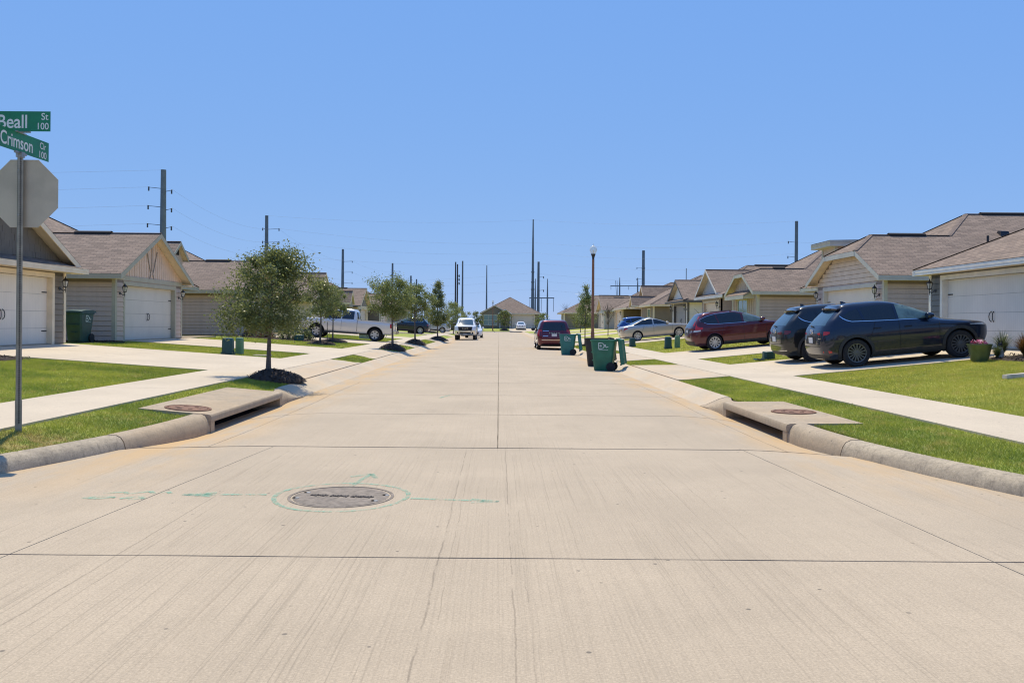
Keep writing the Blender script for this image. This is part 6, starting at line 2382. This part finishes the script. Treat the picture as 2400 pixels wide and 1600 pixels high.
# ------------------------------------------------------------------ utility boxes
M_UGREEN = mat("box_dark_green", (.012, .06, .058), .5, .12, 6)
M_ULIGHT = mat("box_pale_green", (.13, .24, .13), .6, .12, 6)
M_UGREY = mat("cabinet_grey_green", (.24, .27, .21), .6, .1, 4)


def pedestal(label, x, y, w, d, h, m, taper=.9, dome=True, group="utility pedestals on the lawns", rz=0):
    root = thing("utility_pedestal", label, "utility box", (x, y, gzz(x, y)), rz, group)
    P = []
    for zz, k in ((-.1, 1), (h * .80, (1 + taper) / 2), (h * .92, taper), (h * .975, taper * .9), (h, taper * .6)):
        c = .2 * w
        a, b = w / 2 * k, d / 2 * k
        P.append([(-a + c * k, -b, zz), (a - c * k, -b, zz), (a, -b + c * k, zz), (a, b - c * k, zz), (a - c * k, b, zz), (-a + c * k, b, zz), (-a, b - c * k, zz), (-a, -b + c * k, zz)])
    mb = MB(); mb.grid(P, closed_u=True); mb.poly(P[-1])
    mk("housing", mb, m, root, 40)
    if dome:
        mb = MB(); mb.box(-w / 2 * 1.05, w / 2 * 1.05, -d / 2 * 1.05, d / 2 * 1.05, .0, h * .16)
        mk("skirt", mb, m, root)
        mb = MB(); mb.box(w * .48, w * .56, -.03, .03, .05, .14); mk("latch", mb, m, root)
    return root


pedestal("dark green utility pedestal left of a pale green one by the tan house", -8.94, 28.2, .36, .34, .55, M_UGREEN)
pedestal("pale green utility pedestal on the strip by the tan house", -8.80, 29.0, .25, .25, .56, M_ULIGHT, .92, False)
pedestal("dark green utility pedestal behind the maroon car's bumper", 8.42, 42.4, .34, .34, .60, M_UGREEN, .85)
pedestal("pale green utility pedestal behind the maroon car's bumper", 8.92, 42.6, .27, .27, .62, M_ULIGHT, .78, False)
pedestal("dark green open utility pedestal under the black car's bumper", 9.02, 28.5, .36, .36, .27, M_UGREEN, .98)
mb = MB(); mb.hexa([(-.16, -.14, 0), (.16, -.14, 0), (.16, .14, 0), (-.16, .14, 0)], [(-.14, -.12, .05), (.14, -.12, .05), (.14, .12, .05), (-.14, .12, .05)])
mk("pedestal_lid", mb, M_UGREEN, None, loc=(8.62, 28.2, gzz(8.62, 28.2) + .02), rot=(0, R(5), .2), label="dark green pedestal lid lying on the grass by the black car", cat="lid")
pedestal("small dark green pedestal behind the nearest green bin's open top", 7.6, 48.5, .34, .34, .5, M_UGREEN, .9)
pedestal("small green box beside the shrubs left of the pickup", -10.5, 44.9, .5, .35, .32, M_UGREEN, .95, False)
t = thing("transformer_cabinet", "grey green transformer cabinet between the left street trees, behind the nearer oak", "utility cabinet", (-8.9, 89.0, gzz(-8.9, 89)))
mb = MB(); mb.hexa([(-.55, -.5, 0), (.55, -.5, 0), (.55, .5, 0), (-.55, .5, 0)], [(-.55, -.38, .68), (.55, -.38, .68), (.55, .5, .76), (-.55, .5, .76)]); mk("cabinet", mb, M_UGREY, t)
mb = MB(); mb.box(-.01, .01, -.47, -.40, .05, .6); mk("door_seam", mb, M_SEAM, t)
t = thing("utility_cabinet", "low grey utility box behind the pickup's rear wheel", "utility cabinet", (-9.0, 57.4, gzz(-9, 57.4)))
mb = MB(); mb.hexa([(-.36, -.3, 0), (.36, -.3, 0), (.36, .3, 0), (-.36, .3, 0)], [(-.34, -.27, .30), (.34, -.27, .30), (.34, .27, .34), (-.34, .27, .34)]); mk("cabinet", mb, M_UGREY, t)
mb = MB(); mb.box(-.38, .38, -.31, .31, .30, .34); mk("lid", mb, M_UGREY, t)
mb = MB(); mb.box(-.27, .27, -.2, .2, -.05, .035)
mk("meter_lid", mb, M_WALK, None, loc=(-8.0, 28.9, gzz(-8, 28.9)), label="pale concrete meter lid in the grass strip by the pedestals", cat="meter lid")
mb = MB(); mb.tube([(0, 0, -.2), (0, 0, 1.12)], .018, 6)
mk("tree_stake", mb, M_BLACKMETAL, None, loc=(-8.52, 42.4, gzz(-8.5, 42.4)), label="thin dark stake beside the tree before the pickup", cat="stake")

# ------------------------------------------------------------------ flower pot, edging, ornament
t = thing("flower_pot", "green pot of pink flowers on the lawn by the navy car's front wheel", "flower pot", (11.92, 21.15, gzz(11.92, 21.15)))
M_POT = mat("pot_green", (.085, .11, .045), .35, .2, 5, 0)
mb = MB(); mb.lathe([(.18, -.03), (.19, 0), (.235, .2), (.268, .38), (.285, .40), (.285, .43), (.262, .43), (.25, .40), (.24, .36), (.0, .37)], 24); mk("pot", mb, M_POT, t, 40)
mb = MB(); mb.lathe([(0, .375), (.24, .37)], 16); mk("soil", mb, M_MULCH, t)
r = np.random.default_rng(71)
mb = MB()
for i in range(34):
    a = r.uniform(0, 6.28); q = .21 * math.sqrt(r.uniform(0, 1)); hh = .40 + .11 * r.uniform(0, 1)
    c = np.array((q * math.cos(a) - .03, q * math.sin(a), hh))
    ax_ = r.normal(size=3); ax_[2] = abs(ax_[2]) + .6; ax_ /= np.linalg.norm(ax_); u = np.cross(ax_, (1, 0, 0)); u /= np.linalg.norm(u); v = np.cross(ax_, u)
    for k in range(5):
        b = k * 1.2566; d = u * math.cos(b) + v * math.sin(b); e = u * -math.sin(b) + v * math.cos(b)
        mb.poly([c, c + d * .03 + e * .016, c + d * .05 + ax_ * .01, c + d * .03 - e * .016], 0 if i % 3 else 1)
link("flowers", mb.mesh("flowers", [mat("petal_pink", (.62, .11, .22), .6), mat("petal_pale", (.75, .42, .45), .6)], recalc=False), t)
link("leaves", quads_mesh("leaves", leaves(np.stack([r.uniform(-.2, .2, 60), r.uniform(-.2, .2, 60), r.uniform(.37, .45, 60)], 1), .06, r), M_SHRUB), t)
M_STONE = mat("edging_stone", (.52, .46, .38), .85, .2, 8, 40, .4)
for i in range(4):
    mb = MB(); mb.hexa([(-.30, -.09, -.05), (.30, -.09, -.05), (.30, .09, -.05), (-.30, .09, -.05)], [(-.29, -.08, .055), (.29, -.075, .055), (.285, .08, .06), (-.29, .075, .05)])
    mk("edging_stone", mb, M_STONE, None, loc=(10.38 + .61 * i, 17.0 + .02 * (i % 2), gzz(10.4 + .61 * i, 17) + .02), rot=(0, R(-5), .03 * (i - 1)), cat="edging stone", group="stones edging the bed at the right",
       label=["pale edging stone in the grass, leftmost of the row at the right edge", "second pale edging stone of the row at the right edge", "third pale edging stone of the row at the right edge", "last pale edging stone of the row at the right edge"][i])
t = thing("garden_ornament", "small black and white garden ornament among the bed plants", "ornament", (12.55, 21.35, gzz(12.55, 21.35)), .3)
mb = MB(); mb.lathe([(.0, .0), (.07, .0), (.09, .1), (.06, .25), (.05, .28)], 12); mk("body", mb, mat("ornament_white", (.65, .65, .62), .5), t, 50)
mb = MB(); mb.lathe([(.0, .26), (.05, .28), (.065, .33), (.04, .39), (0, .40)], 12)
mb.tube([(-.04, 0, .36), (-.05, 0, .46)], [.022, .004], 5); mb.tube([(.04, 0, .36), (.05, 0, .46)], [.022, .004], 5)
mk("head", mb, mat("ornament_black", (.02, .02, .02), .5), t, 50)

# ------------------------------------------------------------------ street lamps
M_BROWN = mat("lamp_brown", (.25, .105, .05), .55, .12, 3)
g = NG("lamp_globe")
tr = g.n("ShaderNodeBsdfTransparent", {0: (.97, .97, .95, 1)})
b1 = g.bsdf((.78, .78, .74), .15)
fr = g.n("ShaderNodeLayerWeight", {0: .35}).outputs[1]
M_GLOBE = g.done(g.n("ShaderNodeMixShader", {0: g.math('ADD', g.math('MULTIPLY', fr, .6), .25), 1: tr.outputs[0], 2: b1.outputs[0]}))


def lamp(label, x, y, z):
    t = thing("street_lamp", label, "street lamp", (x, y, z), 0, "brown street lamps")
    mb = MB(); mb.lathe([(.13, -.1), (.13, .12), (.105, .16), (.095, .9), (.078, .95), (.062, 4.72)], 16); mk("post", mb, M_BROWN, t, 40)
    mb = MB(); mb.lathe([(.055, 4.66), (.06, 4.80), (.095, 4.93), (.125, 4.99), (.125, 5.01), (.0, 5.01)], 16); mk("collar", mb, M_BLACKMETAL, t, 40)
    mb = MB(); P = []
    for rr, zz in ((.085, 5.01), (.14, 5.08), (.185, 5.2), (.175, 5.30), (.15, 5.345), (.11, 5.40), (.05, 5.44), (.0, 5.45)):
        P.append([(rr * (1 + .04 * (k % 2)) * math.cos(a), rr * (1 + .04 * (k % 2)) * math.sin(a), zz) for k, a in enumerate(np.linspace(0, 2 * math.pi, 25)[:-1])])
    mb.grid(P, closed_u=True); mk("globe", mb, M_GLOBE, t, 60)
    mb = MB(); mb.lathe([(.03, 5.01), (.035, 5.2), (0, 5.25)], 8); mk("bulb", mb, M_WHITE, t)
    mb = MB(); mb.lathe([(.04, 5.44), (.03, 5.47), (.012, 5.5), (.018, 5.53), (0, 5.58)], 8); mk("finial", mb, M_GLOBE, t)


lamp("brown street lamp with clear acorn globe rising behind the green bins", 4.92, 44.7, .17)
lamp("brown street lamp before the left window of the house closing the street", -1.05, 149.6, .14)

# ------------------------------------------------------------------ power line poles and wires
M_WOOD = mat("pole_wood", (.085, .06, .045), .9, .2, 2)
M_INS = mat("insulator", (.06, .065, .07), .4)


def spole(label, x, y, top, r0, r1, arms=(), m=M_POLE, z0=-.4, bands=(), name="transmission_pole"):
    t = thing(name, label, "power pole", (x, y, z0), 0, "steel transmission poles on the skyline")
    H_ = top - z0
    mb = MB(); mb.lathe([(r0, 0), (r0 + (r1 - r0) * .5, H_ * .5), (r1, H_), (r1 * 1.05, H_ + .02), (0, H_ + .1)], 12)
    mk("mast", mb, m, t, 40)
    for z in bands:
        rr = r0 + (r1 - r0) * (z - z0) / H_
        mb = MB(); mb.lathe([(rr + .01, z - z0 - .25), (rr + .16, z - z0 - .2), (rr + .16, z - z0 + .2), (rr + .01, z - z0 + .25)], 12, closed=True)
        mk("collar", mb, m, t, 40)
    for z, d, L in arms:
        zz = z - z0
        mb = MB(); mb.tube([(d * r1 * .8, 0, zz), (d * L, 0, zz + .25)], [.07, .05], 6)
        a = mk("cross_arm", mb, M_INS, t)
        mb = MB(); mb.lathe([(.05, -.5), (.16, -.45), (.16, .35), (.05, .4)], 8, (d * L, 0, zz - .0))
        mb.tube([(d * L, 0, zz + .3), (d * (L + .1), 0, zz + .3)], .03, 5)
        mk("insulator", mb, M_INS, a)
    return t


spole("thick grey transmission pole rising behind the tan house gable, tallest at left", -69, 175, 32.4, .74, .53, [(28.6, -1, 3.0), (24.8, -1, 3.1), (21.1, -1, 3.2), (28.0, 1, 1.7), (24.2, 1, 1.7), (20.5, 1, 1.7)])
spole("grey transmission pole rising from behind the nearest round oak", -71.5, 262, 34.0, .74, .5, [(29.8, 1, 3.8), (25.8, 1, 3.8), (21.9, 1, 3.8), (29.9, -1, 1.2), (25.9, -1, 1.2)])
spole("grey transmission pole above the windowed dormer, third from the left", -69.5, 379, 33.9, .8, .5, [(28.4, 1, 4.2), (23.6, 1, 4.2), (18.9, 1, 4.2)])
spole("distant transmission pole over the leafy oak right of the silver pickup", -60, 480, 34.9, .8, .5, [(30.2, 1, 4.2)])
spole("distant short looking pole, left one of the pair over the second leafy oak", -61, 590, 34.0, .8, .55)
spole("distant short looking pole, right one of the pair over the second leafy oak", -60, 620, 33.2, .8, .5)
tt = thing("twin_pole", "dark brown twin utility poles close together left of the street's end", "power pole", (-15, 300, -.4))
for dx, hh in ((-.32, 23.4), (.34, 22.6)):
    mb = MB(); mb.lathe([(.30, 0), (.22, hh), (0, hh + .05)], 10, (dx, 0, 0)); mk("mast", mb, M_WOOD, tt, 40)
for z in (18.5, 17.2, 15.9):
    mb = MB(); mb.tube([(.3, 0, z), (.9, 0, z + .1)], .08, 5); mb.lathe([(.2, z - .5), (.22, z + .4)], 8, (.95, 0, 0)); mk("switch_gear", mb, M_INS, tt)
spole("slim pole just right of the twin brown poles", -15.0, 350, 27.0, .45, .28, [(4.5, 1, 1.8), (4.2, -1, 1.2)], bands=(3.0,))
spole("slim pole left of the end house's roof peak", -6.1, 420, 30.0, .5, .2, [(3.5, -1, 1.2)], bands=(6, 4, 2))
spole("very tall thin pole right of the end house's roof peak", 13.0, 330, 41.8, .72, .22, bands=(21.5, 17.6, 14.8))
spole("shorter stout pole just right of the very tall pole", 15.3, 332, 25.6, .62, .42, [(19.6, 1, 2.0), (14.4, 1, 2.0)])
for nm, X_, Y_, posts, ztop, zbar, bx in (("H shaped pole frame with a long crossbar right of the very tall pole", 0, 400, (17.0, 22.7), 22.6, 13.6, (14.2, 25.9)), ("H shaped pole frame with crossbar above the taupe gable on the right", 0, 450, (63.6, 73.1), 26.2, 21.8, (58.7, 78.0))):
    tt = thing("pole_frame", nm, "power pole", (0, Y_, -.4))
    for px in posts:
        mb = MB(); mb.lathe([(.42, 0), (.36, zbar + .4), (.16, ztop + .4), (0, ztop + .5)], 10, (px, 0, 0)); mk("mast", mb, M_POLE, tt, 40)
    mb = MB(); mb.box(bx[0], bx[1], -.2, .2, zbar + .2, zbar + .65); mk("cross_arm", mb, M_POLE, tt)
    for k, px in enumerate((bx[0] + .3, (posts[0] + posts[1]) / 2, bx[1] - .3)):
        mb = MB(); mb.tube([(px, 0, zbar + .2), (px, 0, zbar - (6 if Y_ == 400 else 1.6))], .10, 5); mk("insulator", mb, M_INS, tt)
    if Y_ == 450:
        for dx in (-1.0, -1.8):
            mb = MB(); mb.tube([(posts[0] - .3, 0, 0), (posts[0] + dx - .4, 0, 25)], .12, 5); mk("brace", mb, M_POLE, tt)
spole("grey transmission pole above the beige house's roof, farthest right", 95.7, 275, 35.2, .62, .5, [(28.4, -1, 2.6), (23.6, -1, 2.7), (18.8, -1, 2.8)])
spole("stout grey transmission pole above the tall taupe gable on the right", 65.2, 386, 35.0, .8, .62, [(27.0, -1, 2.9), (22, -1, 2.9)], bands=(27.0, 17.5))
spole("small distant pole above the white house's roof on the right", 114, 520, 36.0, .3, .22)


def wire(a, b, sag, lab="thin power line sagging between the transmission poles"):
    a, b = Vector(a), Vector(b)
    n = 16
    cu = bpy.data.curves.new("power_line", 'CURVE'); cu.dimensions = '3D'; cu.bevel_depth = .015; cu.bevel_resolution = 0
    sp_ = cu.splines.new('POLY'); sp_.points.add(n)
    for i in range(n + 1):
        t = i / n
        p = a.lerp(b, t); p.z -= 4 * sag * t * (1 - t)
        sp_.points[i].co = (p.x, p.y, p.z, 1)
    cu.materials.append(M_WIRE)
    link("power_line", to_mesh(cu, "power_line"), None, label=lab, cat="power line", group="power lines between the transmission poles")


for lv, z1, z2 in (("upper", 28.9, 29.9), ("middle", 25.1, 26.0), ("lower", 21.4, 22.1)):
    wire((-72, 175, z1), (-330, 168, z1 + 2), 3.5, lv + " power line running left out of view from the tallest left pole")
    wire((-67.3, 175, z1 - .4), (-70.3, 262, z2), 2.2, lv + " power line from the tallest left pole to the pole behind the round oak")
    wire((-67.7, 262, z2), (-65.4, 379, z2 - 1.6), 2.5, lv + " power line from the pole behind the oak to the one above the dormer")
    wire((-67.7, 262, z2 + .2), (13.4, 330, z2 + 3), 2.0, lv + " power line from the pole behind the oak to the very tall thin pole")
    wire((13, 330, z2 + 3), (93.2, 275, z2 - 1.4), 2.0, lv + " power line from the very tall thin pole to the rightmost pole")
    wire((93.2, 275, z1 - .4), (330, 262, z1 + 1), 3, lv + " power line running right behind the beige house from the rightmost pole")
wire((-69, 175, 32.4), (-330, 168, 34), 3, "topmost power line running left out of view from the tallest left pole's tip")
wire((-65.3, 379, 28.6), (-56, 480, 30.4), 2, "short power line from the pole above the dormer to the next distant one")
wire((-65.3, 379, 23.8), (-57, 590, 27), 3, "power line from the pole above the dormer to the distant pair of poles")
wire((13, 330, 41.6), (95.7, 275, 35.2), 1.5, "topmost power line from the very tall thin pole's tip to the rightmost pole")
wire((13, 330, 41.6), (-71.5, 262, 34.0), 1.5, "topmost power line from the very tall thin pole's tip to the left")
for lv, z in (("lowest", 14.0), ("second lowest", 17.4), ("third lowest", 20.2)):
    wire((-150, 430, z), (13, 332, z + 1), 2, lv + " power line low over the street's end, left of the very tall pole")
    wire((13, 332, z + 1), (160, 400, z + 1.5), 2.5, lv + " power line low over the street's end, right of the very tall pole")
